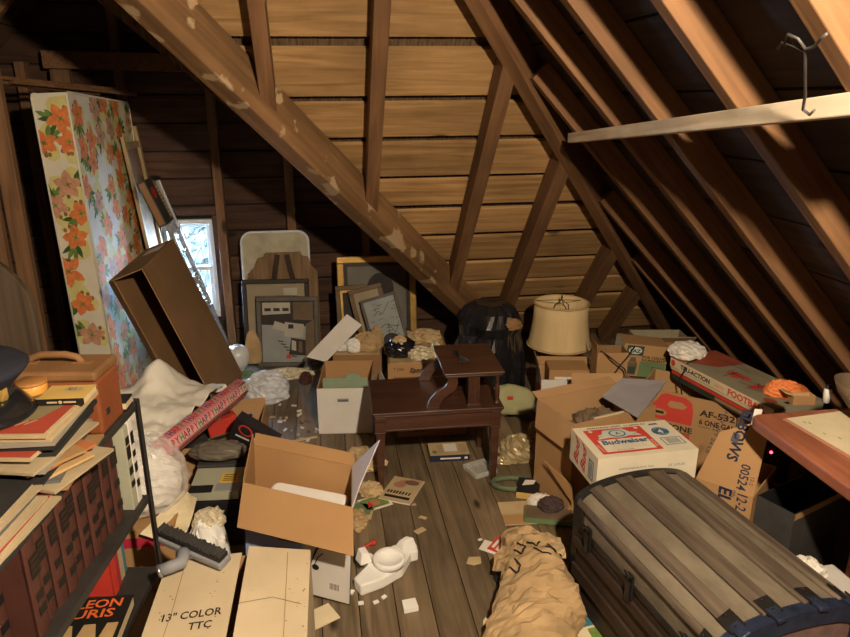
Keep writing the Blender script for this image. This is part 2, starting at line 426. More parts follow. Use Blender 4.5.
# right slope of the gable
rr = [(z, min(z+.178, 2.61)) for z in [i*.185 for i in range(0, 15)]]
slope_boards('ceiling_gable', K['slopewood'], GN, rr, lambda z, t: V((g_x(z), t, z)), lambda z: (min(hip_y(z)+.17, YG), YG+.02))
b = MB(); q = [V((g_x(z), y, z))+GN*(OFF+.03) for y, z in ((4.65, 0), (YG+.05, 0), (YG+.05, 2.7), (2.25, 2.7))]
b.hexa(q, [v+GN*.03 for v in q]); struct(b.build('ceiling_gable_backing', K['void']))
# gable wall, boards around the window opening
WX0, WX1, WZ0, WZ1 = -1.03, -.757, .275, .905
b = MB(); z = -.02; i = 0
while z < 2.7:
    z1 = z+.163; x0, x1 = z-LX-.15, g_x(z)+.2
    segs = [(x0, x1)]
    if z1 > WZ0 and z < WZ1:
        segs = [(x0, WX0-.05), (WX1+.05, x1)]
    for s in segs: b.box(s[0], s[1], YG, YG+.025, z, z1)
    z += .176; i += 1
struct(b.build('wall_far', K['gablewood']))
b = MB()
for s in ((-4.3, WX0-.03, -.1, 3), (WX1+.03, 1.6, -.1, 3), (WX0-.03, WX1+.03, -.1, WZ0-.03), (WX0-.03, WX1+.03, WZ1+.03, 3)):
    b.box(s[0], s[1], YG+.03, YG+.07, s[2], s[3])
struct(b.build('wall_far_sheathing', K['void']))
# wall behind the camera
b = MB(); z = 0
while z < 3.4:
    b.box(z-LX-.2, r_x(z)+.2, YB-.03, YB, z, z+.17); z += .18
struct(b.build('wall_near', K['gablewood']))
b = MB(); b.box(-4.3, 3, YB-.08, YB-.031, -.1, 3.6); struct(b.build('wall_near_sheathing', K['void']))

# window
wr = empty('window_1', T((WX0+WX1)/2, YG, WZ0)); struct(wr)
hw, hh = (WX1-WX0)/2, WZ1-WZ0
b = MB()
for s in ((-hw-.03, -hw, 0, hh), (hw, hw+.03, 0, hh), (-hw-.03, hw+.03, -.03, 0), (-hw-.03, hw+.03, hh, hh+.03)):
    b.box(s[0], s[1], -.005, .08, s[2], s[3])
struct(b.build('window_frame', K['white_paint'], wr, bevel=.003))
for nm, z0, z1, yy in (('sash', 0, hh*.5+.015, .035), ('sash', hh*.5-.015, hh, .055)):
    b = MB(); t = .028
    for s in ((-hw, -hw+t, z0, z1), (hw-t, hw, z0, z1), (-hw+t, hw-t, z0, z0+t), (-hw+t, hw-t, z1-t, z1)): b.box(s[0], s[1], yy-.012, yy+.012, s[2], s[3])
    sa = b.build('sash', K['white_paint'], wr, bevel=.002)
    g = MB(); g.box(-hw+t*.9, hw-t*.9, yy-.0015, yy+.0015, z0+t*.9, z1-t*.9)
    g.build('pane', GLASS, sa) if 'GLASS' in globals() else None
for s in ((WX0-.085, WX0-.03), (WX1+.03, WX1+.075)):
    b = MB(); b.box(s[0], s[1], YG-.03, YG, WZ0-.05, WZ1+.06); o = struct(b.build('trim_1', K['gablewood'], bevel=.003))
b = MB(); b.box(WX0-.085, WX1+.075, YG-.03, YG, WZ1+.0605, WZ1+.12); struct(b.build('trim_2', K['gablewood'], bevel=.003))

# rafters, jacks, studs: each its own piece
def rafter(n, a, bb, w=.045, dpt=None, m='raftR', name='rafter'):
    dpt = dpt or (OFFR if n is RN else OFF)
    a, bb = V(a), V(bb); L = (bb-a).length; x = (bb-a).normalized(); z = (n-x*n.dot(x)).normalized(); y = z.cross(x)
    q = MB(); q.box(0, L, -w/2, w/2, 0, dpt)
    return struct(q.build(name, K[m], None, basis(a, x, y, z), bevel=.004))
for Y in (-1.05, -.62, -.19, .24, .67, 1.095, 1.51, 1.96, 2.33, 2.79, 3.31, 3.68):
    zt = min(3.13, HC-1.11*Y-.06)
    if zt > .15: rafter(RN, (r_x(zt), Y+.022, zt), (r_x(.0), Y+.022, .0), .05)
for X, w in ((-.19, .06), (.25, .062), (.775, .066), (1.17, .075), (1.69, .068), (2.02, .068)):
    zt = min(2.95, RC-1.05*X-.03); zb = max(0.0, GC-1.11*X-.02)
    q = MB(); a, bb = V((X, hip_y(zb), zb)), V((X, hip_y(zt), zt)); x = (bb-a).normalized(); y = HN.cross(x)
    q.box(-w/2, w/2, 0, (bb-a).length, 0, OFF)
    struct(q.build('jack_rafter', K['raftH'], None, basis(a, y*-1, x, HN), bevel=.004))
a = V((r_x(3.15), hip_y(3.15), 3.15)); bb = V((r_x(0), hip_y(0), 0)); x = (bb-a).normalized(); z = (RN+HN).normalized(); z = (z-x*z.dot(x)).normalized()
q = MB(); q.box(0, (bb-a).length, -.010, .058, -.03, .12); struct(q.build('hip_rafter', K['raftR'], None, basis(a, x, z.cross(x), z), bevel=.004))
# valley beam
BEAMA, BEAMB = -.06, .045
a = V((g_x(2.58), hip_y(2.58), 2.58)); bb = V((g_x(-.03), hip_y(-.03), -.03)); x = (bb-a).normalized(); z = (HN*1.6+GN).normalized(); z = (z-x*z.dot(x)).normalized()
q = MB(); q.box(0, (bb-a).length, BEAMA, BEAMB, -.045, .13)
o = q.build('valley_beam', K['beam'], None, basis(a, x, z.cross(x), z), bevel=.008)
tag(o, 'massive diagonal brown timber beam with pale stains crossing above the leaning pictures', 'beam')
# pale brace nailed under the rafters, and the wire twisted round it
K['palewood'] = wood('pale weathered batten', (.34, .27, .19), (.52, .44, .33), 'X', 1, .7, knots=False, island=0)
a = PP(575, 135, RN, RC/sqrt(1+1.05**2))-RN*.018; bb = PP(846, 99, RN, RC/sqrt(1+1.05**2))-RN*.018; bb = bb+(bb-a).normalized()*.12; x = (bb-a).normalized(); z = (V((0, 0, 1))-x*x.z).normalized()
q = MB(); q.box(0, (bb-a).length, -.018, .018, -.020, .020); tag(q.build('batten', K['palewood'], None, basis(a, x, z.cross(x), z), bevel=.003), 'pale wooden batten nailed across the underside of the right hand rafters', 'batten')
wp = [(800, 27), (806, 20), (818, 24), (826, 28), (838, 24), (846, 15), (852, 10)]; wq = [(808, 24), (812, 12), (822, 16), (829, 26), (828, 50), (827, 75), (824, 90), (831, 95), (836, 90)]
t = thing('twisted_wire', 'twisted dark wire hanging by the right end of the pale batten', 'wire', T(*PP(828, 95, RN, RC/sqrt(1+1.05**2))))
o = t.matrix_basis.translation
for pl in (wp, wq):
    q = MB(); q.tube([PP(px, py, RN, RC/sqrt(1+1.05**2))-RN*.05-o for px, py in pl], .0028, seg=6); q.build('strand', K['steel'], t)
# left slope rafters
for Y in (-.6, .2, 1.0, 1.8, 2.6, 3.35, 4.1):
    zt = 2.55 if hip_y(2.55) < Y else 3.15
    rafter(LN, (zt-LX, Y, zt), (-LX, Y, 0), .05, m='raftH')
# gable studs
for X in (-2.4, -1.75, -1.2, -.66, -.2, .3):
    zt = min(X+LX, GC-1.11*X)-.03
    q = MB(); q.box(X-.028, X+.028, YG-.09 if X != -1.2 else YG-.05, YG-.002, 0, zt); struct(q.build('gable_stud', K['stud'], None, bevel=.003))
# ceiling lamp: bare bulb on a cord from the ridge, just above the picture
LP = V((.42, .2, 2.10))
r = thing('pendant_bulb', 'bare light bulb hanging on a cord from the roof ridge', 'lamp', T(*LP))
b = MB(); b.lathe([(.002, -.055), (.02, -.05), (.031, -.035), (.034, -.018), (.03, 0), (.018, .022), (.014, .035)], 20); b.build('bulb', emit('bulb glow', (1, .80, .57), 6300), r)
b = MB(); b.lathe([(.016, .03), (.02, .034), (.02, .07), (.012, .085), (.004, .09)], 16); b.build('socket', K['black'], r)
b = MB(); b.tube([(0, 0, .088), (-.1, 0, .5), (-.5, 0, .9), (-.9, 0, 1.2)], .004, seg=6); b.build('cord', K['black'], r)

# outside: sky and trees seen through the window
w = bpy.data.worlds.new('sky'); scene.world = w; w.use_nodes = True
bg = w.node_tree.nodes['Background']; bg.inputs[0].default_value = (.50, .74, 1, 1); bg.inputs[1].default_value = 85
K['leafA'] = mat('leaves', (.035, .042, .036), .7, var=.4, island=.4, bump=0)
K['bark'] = mat('bark', (.12, .1, .08), .9, var=.3)
def tree(x, y, z0, h, rr, n, lab, seed):
    rnd = random.Random(seed); r = thing('garden_tree', lab, 'tree', T(x, y, z0), 'trees outside the window')
    q = MB(); q.tube([(0, 0, 0), (.05, 0, h*.5), (0, .05, h*.9)], [.16, .11, .04], seg=8); q.build('trunk', K['bark'], r)
    q = MB()
    for i in range(n):
        d = V((rnd.gauss(0, 1), rnd.gauss(0, 1), rnd.gauss(0, 1))).normalized()*rr*rnd.random()**.4
        c = V((0, 0, h*.75))+V((d.x, d.y, d.z*1.25)); a = V((rnd.gauss(0, 1), rnd.gauss(0, 1), rnd.gauss(0, .6))).normalized(); u = a.orthogonal().normalized(); v2 = a.cross(u)*.5; s = .16*rnd.uniform(.6, 1.4)
        q.add([c-u*s, c+v2*s, c+u*s, c-v2*s], [(0, 1, 2, 3)])
    q.build('foliage', K['leafA'], r)
tree(-2.6, 12.0, -5.2, 5.2, 1.3, 1500, 'leafy tree outside the window, seen through its upper pane', 1)
tree(-4.3, 15.5, -6.6, 5.2, 1.7, 1500, 'leafy tree farther off, seen through the lower window pane', 2)
scene.view_settings.view_transform = 'Standard'; scene.view_settings.look = 'None'
scene.view_settings.exposure = 0; scene.view_settings.gamma = 1; scene.view_settings.use_curve_mapping = False
scene.cycles.max_bounces = 10; scene.cycles.diffuse_bounces = 6; scene.cycles.transparent_max_bounces = 16
# ================================================================ left side: shelf, records, books
SM = basis((-.555, 1.91, 0), (.992, -.124, 0), (.124, .992, 0), (0, 0, 1))   # shelf frame: origin at its far corner beside the aisle
ZS, ZM, ZL = .865, .56, .30
E1 = .0008
r = thing('metal_shelf', 'dark steel shelf unit on the left holding maroon volumes and old record sleeves', 'shelf', SM)
for nm, z in (('shelf_board', ZS), ('shelf_board', ZM), ('shelf_board', ZL)):
    b = MB(); b.box(-.40, 0, -1.55, 0, z-.022, z); b.box(-.40, -.392, -1.55, 0, z, z+.012); b.build(nm, K['steel'], r, bevel=.003)
for x, y in ((.006, .006), (-.406, .006), (.006, -1.556), (-.406, -1.556)):
    sx = -1 if x > -.2 else 1; sy = -1 if y > -.7 else 1
    b = MB(); x0, y0 = x-.005, y-.002
    b.box(min(x, x+sx*.016), max(x, x+sx*.016), y-.0015, y+.0015, 0, ZS+.01); b.box(x-.0015, x+.0015, min(y, y+sy*.016), max(y, y+sy*.016), 0, ZS+.01)
    b.build('leg', K['steel'], r)

# maroon set on the middle board
K['maroon'] = mat('maroon book cloth', (.075, .029, .022), .55, var=.15, bump=.12, bscale=140)
K['bookblack'] = mat('black spine panels', (.012, .012, .011), .5, var=.1, bump=0)
K['pages'] = mat('yellowed page edges', (.55, .45, .28), .9, var=.15, scale=4, stretch=(1, 40, 40), bump=.1)
ordn = ['nearest', 'second', 'third', 'fourth', 'fifth', 'sixth', 'seventh', 'eighth', 'ninth', 'tenth', 'eleventh', 'twelfth', 'thirteenth', 'fourteenth', 'fifteenth', 'sixteenth', 'seventeenth', 'eighteenth', 'nineteenth']
NV = 17; tv = .0475; y0 = -.105
for i in range(NV):
    far = i                                       # 0 = farthest volume
    y = y0-tv*(i+1); back = .0 if i < 10 else .055
    sx = -.032-back-.004*((i*7) % 3); hgt = .252+.004*((i*5) % 3)
    lab = 'maroon volume with black spine panels, %s from the far end of the row' % (ordn[i] if i else 'first')
    if i == 9: lab = 'maroon volume standing proud of the row with its plain cover showing'
    t = thing('encyclopedia_volume', lab, 'book', SM @ T(sx, y, ZM+E1), 'maroon reference set on the middle shelf')
    b = MB(); w_ = .20
    b.box(-w_, -.004, .0, .003, 0, hgt); b.box(-w_, -.004, tv-.005, tv-.002, 0, hgt)
    n = 6                                          # rounded spine
    pr = [(-.004+.007*sin(pi*k/n), tv*.5-.001-(tv*.5-.001)*cos(pi*k/n)) for k in range(n+1)]
    b.prism([(-.01, .0)]+pr+[(-.01, tv-.002)], 0, hgt)
    F = basis((.0032, .004, 0), (0, 1, 0), (0, 0, 1), (1, 0, 0)); o = .0009
    st = .012*i % .06
    b.rect(F, .002, hgt*.60-.5*st+.02, tv-.010, hgt*.60-.5*st+.075, 1, o)
    for k in range(3): b.rect(F, .004, hgt*.62-.5*st+.03+k*.014, tv-.012, hgt*.62-.5*st+.033+k*.014, 0, o+.0006)
    b.rect(F, .004, hgt*.42-.4*st, tv-.014, hgt*.42-.4*st+.022, 1, o); b.rect(F, .004, hgt*.16+.2*st, tv-.014, hgt*.16+.2*st+.022, 1, o)
    b.build('cover', [K['maroon'], K['bookblack']], t)
    b = MB(); b.box(-w_+.004, -.008, .0035, tv-.0055, .004, hgt-.004); b.build('page_block', K['pages'], t)
# pale slipcased books at the far end
t = thing('slipcased_book', 'pale grey green hardcover at the far end of the maroon volumes, barcode on its cover', 'book', SM @ T(-.012, -.085, ZM+E1))
b = MB(); b.box(-.2, 0, 0, .032, 0, .262, 0)
F = basis((-.2, 0, 0), (1, 0, 0), (0, 0, 1), (0, -1, 0)); b.rect(F, .13, .02, .17, .045, 1); [b.rect(F, .132+k*.006, .021, .135+k*.006, .044, 2, .002) for k in range(6)]
F = basis((0, 0, 0), (0, 1, 0), (0, 0, 1), (1, 0, 0))
for z0, z1 in ((.07, .09), (.11, .135), (.16, .20), (.205, .23)): b.rect(F, .003, z0, .029, z1, 2)
K['palegreen'] = mat('pale grey green cloth', (.36, .37, .28), .6, var=.06); b.build('cover', [K['palegreen'], K['grey'], K['bookblack']], t, bevel=.002)
t = thing('slipcased_book', 'white book with dark spine squares, last of the middle shelf by the post', 'book', SM @ T(-.012, -.050, ZM+E1))
b = MB(); b.box(-.2, 0, 0, .028, 0, .266, 0)
for z0, z1 in ((.05, .075), (.10, .13), (.15, .17), (.19, .23)): b.rect(F, .004, z0, .024, z1, 1)
b.build('cover', [K['white_card'], K['bookblack']], t, bevel=.002)
t = thing('prayer_book', 'small black book lying at the corner on top of the shelf beside the suitcase', 'book', SM @ T(-.062, -.042, ZS+E1) @ Rz(4))
b = MB(); b.box(0, .058, -.024, .034, .0, .006); b.box(0, .058, -.024, .034, .024, .03); b.box(0, .006, -.024, .034, .006, .024); b.build('cover', K['black'], t, bevel=.001)
b = MB(); b.box(.0062, .056, -.022, .032, .0061, .0239); b.build('page_block', K['pages'], t)

# suitcase
K['leather'] = mat('tan orange leather', (.20, .062, .024), .5, var=.14, scale=6, bump=.12, bscale=90, dirt=((.12, .05, .02), 8, .66))
K['leather_top'] = mat('worn tan leather', (.20, .105, .045), .55, var=.2, bump=.12, bscale=90)
A = P(100, 377, 1.05); SC = SM @ T(-.006, -.205, ZS+E1)
t = thing('leather_case', 'tan leather case with a top handle standing behind the stacked records', 'suitcase', SC)
b = MB(); b.box(-.25, 0, 0, .135, .0, .15, 0); b.build('case_body', [K['leather']], t, bevel=.008)
b = MB(); b.box(-.252, .002, -.002, .137, .1505, .178, 0); b.build('lid', [K['leather_top']], t, bevel=.008)
b = MB(); b.tube([(-.20, .068, .178), (-.19, .068, .193), (-.16, .068, .201), (-.10, .068, .201), (-.07, .068, .193), (-.06, .068, .178)], .010, seg=8); b.build('handle', K['leather_top'], t)
for x in (-.20, -.06):
    b = MB(); b.box(x-.025, x+.025, .058, .078, .178, .182); b.build('handle_mount', K['leather_top'], t, bevel=.001)
b = MB(); b.add([(0.0012, .03, .05), (0.0012, .045, .05), (.006, .045, .062), (.006, .03, .062)], [(0, 1, 2, 3)]); b.box(0, .004, .03, .045, .045, .06); b.build('corner_stud', K['steel'], t)

# record sleeves
def sleeve(c, rot, cols, label, w=.315, h=.315, th=.005, art=None, group='old record sleeves on the shelf top', nm='record_sleeve', tilt=(0, 0), bend=0):
    t = tag(MB().build('x', []), label, 'record', group) if False else None
    b = MB(); n = 7
    def top(u, v): return V(((u-.5)*w, (v-.5)*h, th+bend*((u-.5)**2+(v-.5)**2)*4))
    def bot(u, v): return V(((u-.5)*w, (.5-v)*h, bend*((u-.5)**2+(v-.5)**2)*4))
    b.grid(n, n, top, 0); b.grid(n, n, bot, 1)
    for a, q in (((0, 0), (1, 0)), ((1, 0), (1, 1)), ((1, 1), (0, 1)), ((0, 1), (0, 0))):
        for k in range(n-1):
            u0 = [a[i]+(q[i]-a[i])*k/(n-1) for i in (0, 1)]; u1 = [a[i]+(q[i]-a[i])*(k+1)/(n-1) for i in (0, 1)]
            b.add([V((0, 0, 0))+bot(u0[0], 1-u0[1]), bot(u1[0], 1-u1[1]), top(*u1), top(*u0)], [(0, 1, 2, 3)], 1)
    F = basis((-w/2, -h/2, th), (1, 0, 0), (0, 1, 0), (0, 0, 1))
    if art: art(b, F)
    M = T(*c) @ Rz(rot) @ Rx(tilt[0]) @ Ry(tilt[1])
    return tag(b.build(nm, cols, None, M), label, 'record' if nm == 'record_sleeve' else 'paper', group)
col = lambda n, c, **k: K.setdefault(n, mat(n, c, .7, var=k.pop('var', .14), bump=.06, **k))
RED = col('faded red sleeve', (.30, .05, .03), scale=6); CR = col('yellowed cream sleeve', (.40, .31, .18)); BLK = col('worn black sleeve', (.02, .02, .02)); TAN = col('tan sleeve', (.42, .28, .13)); OL = col('olive sleeve', (.20, .17, .09)); GR = col('grey sleeve', (.24, .22, .18)); KR = col('brown sleeve', (.30, .18, .08)); WH = col('off white sleeve', (.33, .27, .17)); SL = col('slate sleeve', (.10, .10, .10)); ORG = col('rust sleeve', (.36, .13, .05))
def shelf_sleeve(x, y, z, rot, m, lab, w=.315, h=.255, th=.0075, art=None, mats=None):
    c = SM @ V((x, y, z)); return sleeve(c, -7.1+rot, mats or [m, m], lab, w, h, th, art=art)
z = ZS+.001
mid = [(-.14, -.355, 6, KR, 'lowest brown sleeve of the tall stack under the cap', .30, .26), (-.10, -.345, -22, BLK, 'black sleeve low in the tall stack, its corner over the shelf edge', .28, .18),
       (-.105, -.375, -14, WH, 'white paper sleeve hanging over the shelf edge below the tan envelopes', .30, .20), (-.16, -.37, 10, SL, 'dark slate sleeve in the lower half of the tall stack', .30, .26),
       (-.12, -.36, -30, TAN, 'long tan envelope lying slantwise low in the tall stack', .29, .15), (-.17, -.40, 4, BLK, 'black sleeve near the middle of the tall stack, pulled toward the camera', .31, .24),
       (-.115, -.345, -26, ORG, 'rust coloured sleeve sticking out slantwise beside the leather case', .27, .14), (-.13, -.36, -33, KR, 'brown envelope lying slantwise above the rust coloured sleeve', .30, .14),
       (-.165, -.37, 2, GR, 'grey sleeve halfway up the tall stack', .31, .26), (-.15, -.37, -8, WH, 'pale crumpled sleeve halfway up the tall stack', .30, .25)]
for x, y, rt, m, lab, w_, h_ in mid: shelf_sleeve(x, y, z, rt, m, lab, w_, h_, .0066); z += .0070
layers = [(BLK, 'thick black sleeve in the upper half of the tall stack'), (RED, 'dull red sleeve with cream edges below the topmost sleeves'), (BLK, 'black sleeve just under the cream edged sleeves below the cap'), (GR, 'grey sleeve third from the top under the cap'), (WH, 'off white sleeve second from the top under the cap')]
for i, (m, lab) in enumerate(layers):
    j = [(-.004, .01, 4), (-.02, -.014, -3), (.004, .004, 2), (.003, -.006, 5), (.006, .004, 1)][i]
    shelf_sleeve(-.168+j[0], -.335+j[1], z, j[2], m, lab, mats=[m, CR if m in (WH, RED) else m], th=.0105); z += .0112
def redart(b, F):
    b.rect(F, .007, .007, .308, .248, 2)
    b.poly(F, [(.09, .10), (.13, .055), (.20, .05), (.262, .08), (.285, .15), (.27, .235), (.12, .243), (.05, .2)], 3, .002)  # irregular olive patch over the red field
    for k in range(9): b.stroke(F, [(.10+k*.018, .016+.004*k), (.125+k*.017, .04+.004*k)], .005, 0, .0025)
shelf_sleeve(-.165, -.335, z, 0, CR, 'red record sleeve with a cream border and irregular olive patch, directly under the cap', art=redart, mats=[CR, CR, RED, OL], th=.0085); ZA = z+.0112
z = ZS+.001
near = [(.03, 0, BLK, 'lowest black sleeve of the near pile at the shelf edge'), (.026, -2, WH, 'cream sleeve overhanging the shelf edge near the camera'), (.016, .5, RED, 'red edged sleeve in the near pile at the shelf edge'),
        (.012, -.8, WH, 'white sleeve with a grey edge in the near pile'), (.0, 1, SL, 'dark slate sleeve in the near pile at the shelf edge'), (-.008, -.6, WH, 'white edged sleeve high in the near pile'), (-.02, 1.2, BLK, 'black sleeve with two pale spots, topmost of the near pile')]
for i, (dx, rt, m, lab) in enumerate(near):
    art = (lambda b, F: (b.disc(F, .26, .24, .018, .01, 1), b.disc(F, .2, .13, .018, .01, 1), b.stroke(F, [(.02, .3), (.29, .03)], .003, 1))) if i == 6 else None
    shelf_sleeve(dx-.158, -.70+.012*((i*3) % 4), z, rt, m, lab, .315, .315, .0062, mats=[m, WH if i in (2, 4, 6) else m, WH], art=art); z += .0066

# cap
ZC = ZA+.001
K['braid'] = mat('gold braid', (.65, .45, .13), .35, .7, var=.3, bump=.3)
K['patent'] = mat('black patent leather', (.012, .012, .013), .18, var=.1, bump=.02, spec=.6)
K['navy'] = mat('navy black wool', (.016, .018, .028), .9, var=.2, bump=.25, bscale=200)
hc = SM @ V((-.262, -.340, ZC))
t = thing('peaked_cap', 'black peaked uniform cap with a gold emblem lying on the red record sleeve', 'cap', T(hc.x, hc.y, ZC) @ Rz(58) @ Matrix.Scale(1.12, 4))
oval = lambda a, i: 1+.10*sin(a)**2
b = MB(); b.lathe([(.092, .0), (.092, .045), (.096, .05), (.128, .085), (.134, .094), (.125, .102), (.06, .112), (.004, .113)], 36, mod=oval); b.build('crown', K['navy'], t)
b = MB(); b.lathe([(.0935, .004), (.0965, .004), (.0965, .044), (.0935, .044)], 36, mod=oval); b.build('band', K['blackcloth'], t)
b = MB()
def vis(u, v):
    a = -pi*.5+(u-.5)*2.3; rr = .094+v*(.062*cos((u-.5)*2.5)); return V((rr*cos(a), rr*(1.06)*sin(a), .012-.030*v*v+.004+.016))
b.grid(18, 7, vis); b.build('visor', K['patent'], t, solid=.003)
b = MB()
for k in range(5):
    a = -pi/2+(k-2)*.12; p = V((.101*cos(a), .107*sin(a), .048+.01*(k % 2)))
    b.blob(p, (.011, .007, .02), .3, 2, k, 0, 10, 8, flat=False)
b.tube([(.099*cos(-pi/2+a), .105*sin(-pi/2+a), .03) for a in [i*.12-.9 for i in range(16)]], .003, seg=6)
b.build('emblem', K['braid'], t)
# round wooden box
t = thing('round_box', 'round honey coloured wooden box on the records behind the cap', 'box', SM @ T(-.15, -.235, ZC) @ Matrix.Scale(.66, 4))
K['honey'] = mat('honey wood', (.56, .28, .06), .35, var=.15, spec=.5); K['honey_top'] = mat('brown wood lid', (.34, .16, .05), .4, var=.2)
b = MB(); b.lathe([(.05, 0), (.052, .004), (.052, .034), (.05, .036), (.02, .036)], 30); b.build('box_body', K['honey'], t)
b = MB(); b.lathe([(.0525, .0361), (.0535, .038), (.0535, .046), (.051, .048), (.002, .048)], 30); b.build('lid', K['honey_top'], t)
# ochre book
c = SM @ V((-.046, -.272, ZC)); t = thing('ochre_book', 'ochre paperback with a black spine lying on the record stack by the case', 'book', T(c.x, c.y, ZC) @ Rz(-4) @ Matrix.Scale(.75, 4))
b = MB(); b.box(-.072, .072, -.055, .055, .019, .021, 0); b.box(-.072, .072, -.055, .055, 0, .002, 0); b.box(-.072, .072, -.057, -.055, 0, .021, 1)
F = basis((-.072, -.057, 0), (1, 0, 0), (0, 0, 1), (0, -1, 0)); b.rect(F, .03, .007, .062, .013, 2); b.disc(F, .072, .0105, .006, .006, 2); b.rect(F, .082, .007, .12, .013, 2)
F = basis((-.072, -.055, .021), (1, 0, 0), (0, 1, 0), (0, 0, 1)); b.disc(F, .085, .075, .03, .018, 2); b.text(F, 'C1', .068, .066, .024, 1, bold=.02, off=.003)
b.build('cover', [K['yellow'], K['bookblack'], CR], t); b = MB(); b.box(-.071, .07, -.0549, .053, .0021, .0189); b.build('page_block', K['pages'], t)

# low shelf books
lows = [((98, 572), 'red cloth book standing on the bottom shelf behind the black paperback', K['red_ink'], .20, .03), ((106, 570), 'crimson book second of the red pair on the bottom shelf', col('crimson cloth', (.34, .03, .04)), .19, .028),
        ((114, 566), 'cream spined book on the bottom shelf beside the red ones', CR, .21, .035), ((121, 560), 'teal spined book at the end of the bottom shelf row', K['teal'], .20, .025)]
yy = -.135
for i, (pp, lab, m, hh_, ww) in enumerate(lows):
    t = thing('hardcover_book', lab, 'book', SM @ T(-.085-.004*i, yy, ZL+E1), 'upright books on the bottom shelf')
    b = MB(); b.box(-.15, 0, 0, .003, 0, hh_); b.box(-.15, 0, ww-.003, ww, 0, hh_); b.box(-.003, .002, 0, ww, 0, hh_); b.build('cover', m, t)
    b = MB(); b.box(-.148, -.0035, .0032, ww-.0032, .003, hh_-.003); b.build('page_block', K['pages'], t); yy += ww+.001
c = SM @ T(-.068, -.30, ZL+E1)
t = thing('black_paperback', 'black paperback with orange lettering lying on the bottom shelf', 'book', c @ Rz(6))
b = MB(); b.box(-.09, .07, -.09, .12, .034, .037, 0); b.box(-.09, .07, -.09, .12, 0, .003, 0); b.box(-.093, -.09, -.09, .12, 0, .037, 0)
F = basis((-.09, -.09, .037), (1, 0, 0), (0, 1, 0), (0, 0, 1))
b.text(F, 'LEON', .015, .165, .046, 1, bold=.02, width=.12); b.text(F, 'URIS', .015, .125, .046, 1, bold=.02, width=.11)
b.poly(F, [(.01, .01), (.15, .01), (.15, .10), (.12, .1), (.11, .03), (.09, .1), (.06, .1), (.05, .03), (.03, .1), (.01, .1)], 2)
b.build('cover', [K['bookblack'], K['orange_ink'] if 'orange_ink' in K else col('orange ink', (.62, .12, .03)), TAN], t); b = MB(); b.box(-.0899, .068, -.088, .118, .0031, .0339); b.build('page_block', K['pages'], t)
# ================================================================ leaning things at the far left
# floral mattress standing on end
K['ticking'] = mat('ivory mattress ticking', (.66, .62, .50), .75, var=.06, bump=.12, bscale=30)
K['wash'] = mat('pale yellow wash print', (.60, .55, .22), .75, var=.12); K['petal'] = mat('orange petal print', (.66, .20, .06), .75, var=.22, scale=30)
K['petal2'] = mat('faded peach petal print', (.52, .27, .17), .75, var=.25, scale=30); K['leafp'] = mat('green leaf print', (.14, .22, .05), .75, var=.35, scale=30); K['leafd'] = mat('dark green leaf print', (.05, .10, .03), .75, var=.3, scale=30); K['bud'] = mat('brown bud print', (.22, .11, .06), .75, var=.3)
MW, MT, MH = .98, .165, 1.66
MM = basis((-1.265, 3.70, 0), (.998, -.0, -.06), (0, 1, 0), (.06, 0, .998))
MM = T(-1.305, 3.655, .075) @ Rz(-2.5) @ Rx(-3.2) @ Ry(-2.6)
t = thing('floral_mattress', 'mattress with orange and green floral ticking standing on end against the left posts', 'mattress', MM)
b = MB(); rc = .05
b.box(0, MT, 0, MW, 0, MH, 0)
def print_flowers(b, F, w, h, n, seed, full):
    rnd = random.Random(seed); k = 0; lay = .0015
    pts = []
    while len(pts) < n and k < 4000:
        k += 1; p = (rnd.uniform(.02, w-.02), rnd.uniform(.03, h-.03))
        if all((p[0]-q[0])**2+(p[1]-q[1])**2 > full**2 for q in pts): pts.append(p)
    cl = lambda q: [(min(max(x, .004), w-.004), min(max(y, .004), h-.004)) for x, y in q]
    for i, (x, y) in enumerate(pts):                    # washes below, then leaves, then petals
        for j in range(3):
            a = rnd.uniform(0, 6.28); x1, y1 = x+.05*cos(a), y+.06*sin(a); r = rnd.uniform(.03, .055)
            lay += 2e-6; b.poly(F, cl([(x1+r*cos(2*pi*q/9)*(1+.3*rnd.random()), y1+r*1.2*sin(2*pi*q/9)) for q in range(9)]), 1, lay)
    def leafshape(x, y, a, l, wd): return cl([(x+l*f*cos(a)-s*wd*sin(a), y+l*f*sin(a)+s*wd*cos(a)) for f, s in ((0, 0), (.35, .5), (.7, .4), (1, 0), (.7, -.4), (.35, -.5))])
    lay = .0022
    for i, (x, y) in enumerate(pts):
        a0 = rnd.uniform(0, 6.28)
        for j in range(rnd.randint(3, 5)):
            lay += 2e-6; b.poly(F, leafshape(x+.03*cos(a0), y+.03*sin(a0), a0+(j-2)*.42, rnd.uniform(.06, .105), .026), 4 if (i+j) % 3 else 5, lay)
        for j in range(3):
            lay += 2e-6; b.disc(F, min(max(x-.06*cos(a0+j*.5), .02), w-.02), min(max(y-.06*sin(a0+j*.5), .02), h-.02), .010, .012, 6, lay, 8)
    lay = .0029
    for i, (x, y) in enumerate(pts):
        a0 = rnd.uniform(0, 6.28); m = 2 if (i % 5) else 3; L = rnd.uniform(.062, .092)
        for j in range(5):
            lay += 2e-6; b.poly(F, leafshape(x, y, a0+j*1.257+rnd.uniform(-.15, .15), L, .05), m, lay)
        b.disc(F, x, y, .010, .010, 4, lay+.0002, 8)
        for j in range(4): b.disc(F, x+.016*cos(a0+j*1.6), y+.016*sin(a0+j*1.6), .003, .003, 5, lay+.0003, 5)
print_flowers(b, basis((MT, 0, 0), (0, 1, 0), (0, 0, 1), (1, 0, 0)), MW, MH, 60, 2, .118)
print_flowers(b, basis((0, 0, 0), (1, 0, 0), (0, 0, 1), (0, -1, 0)), MT, MH, 13, 5, .11)
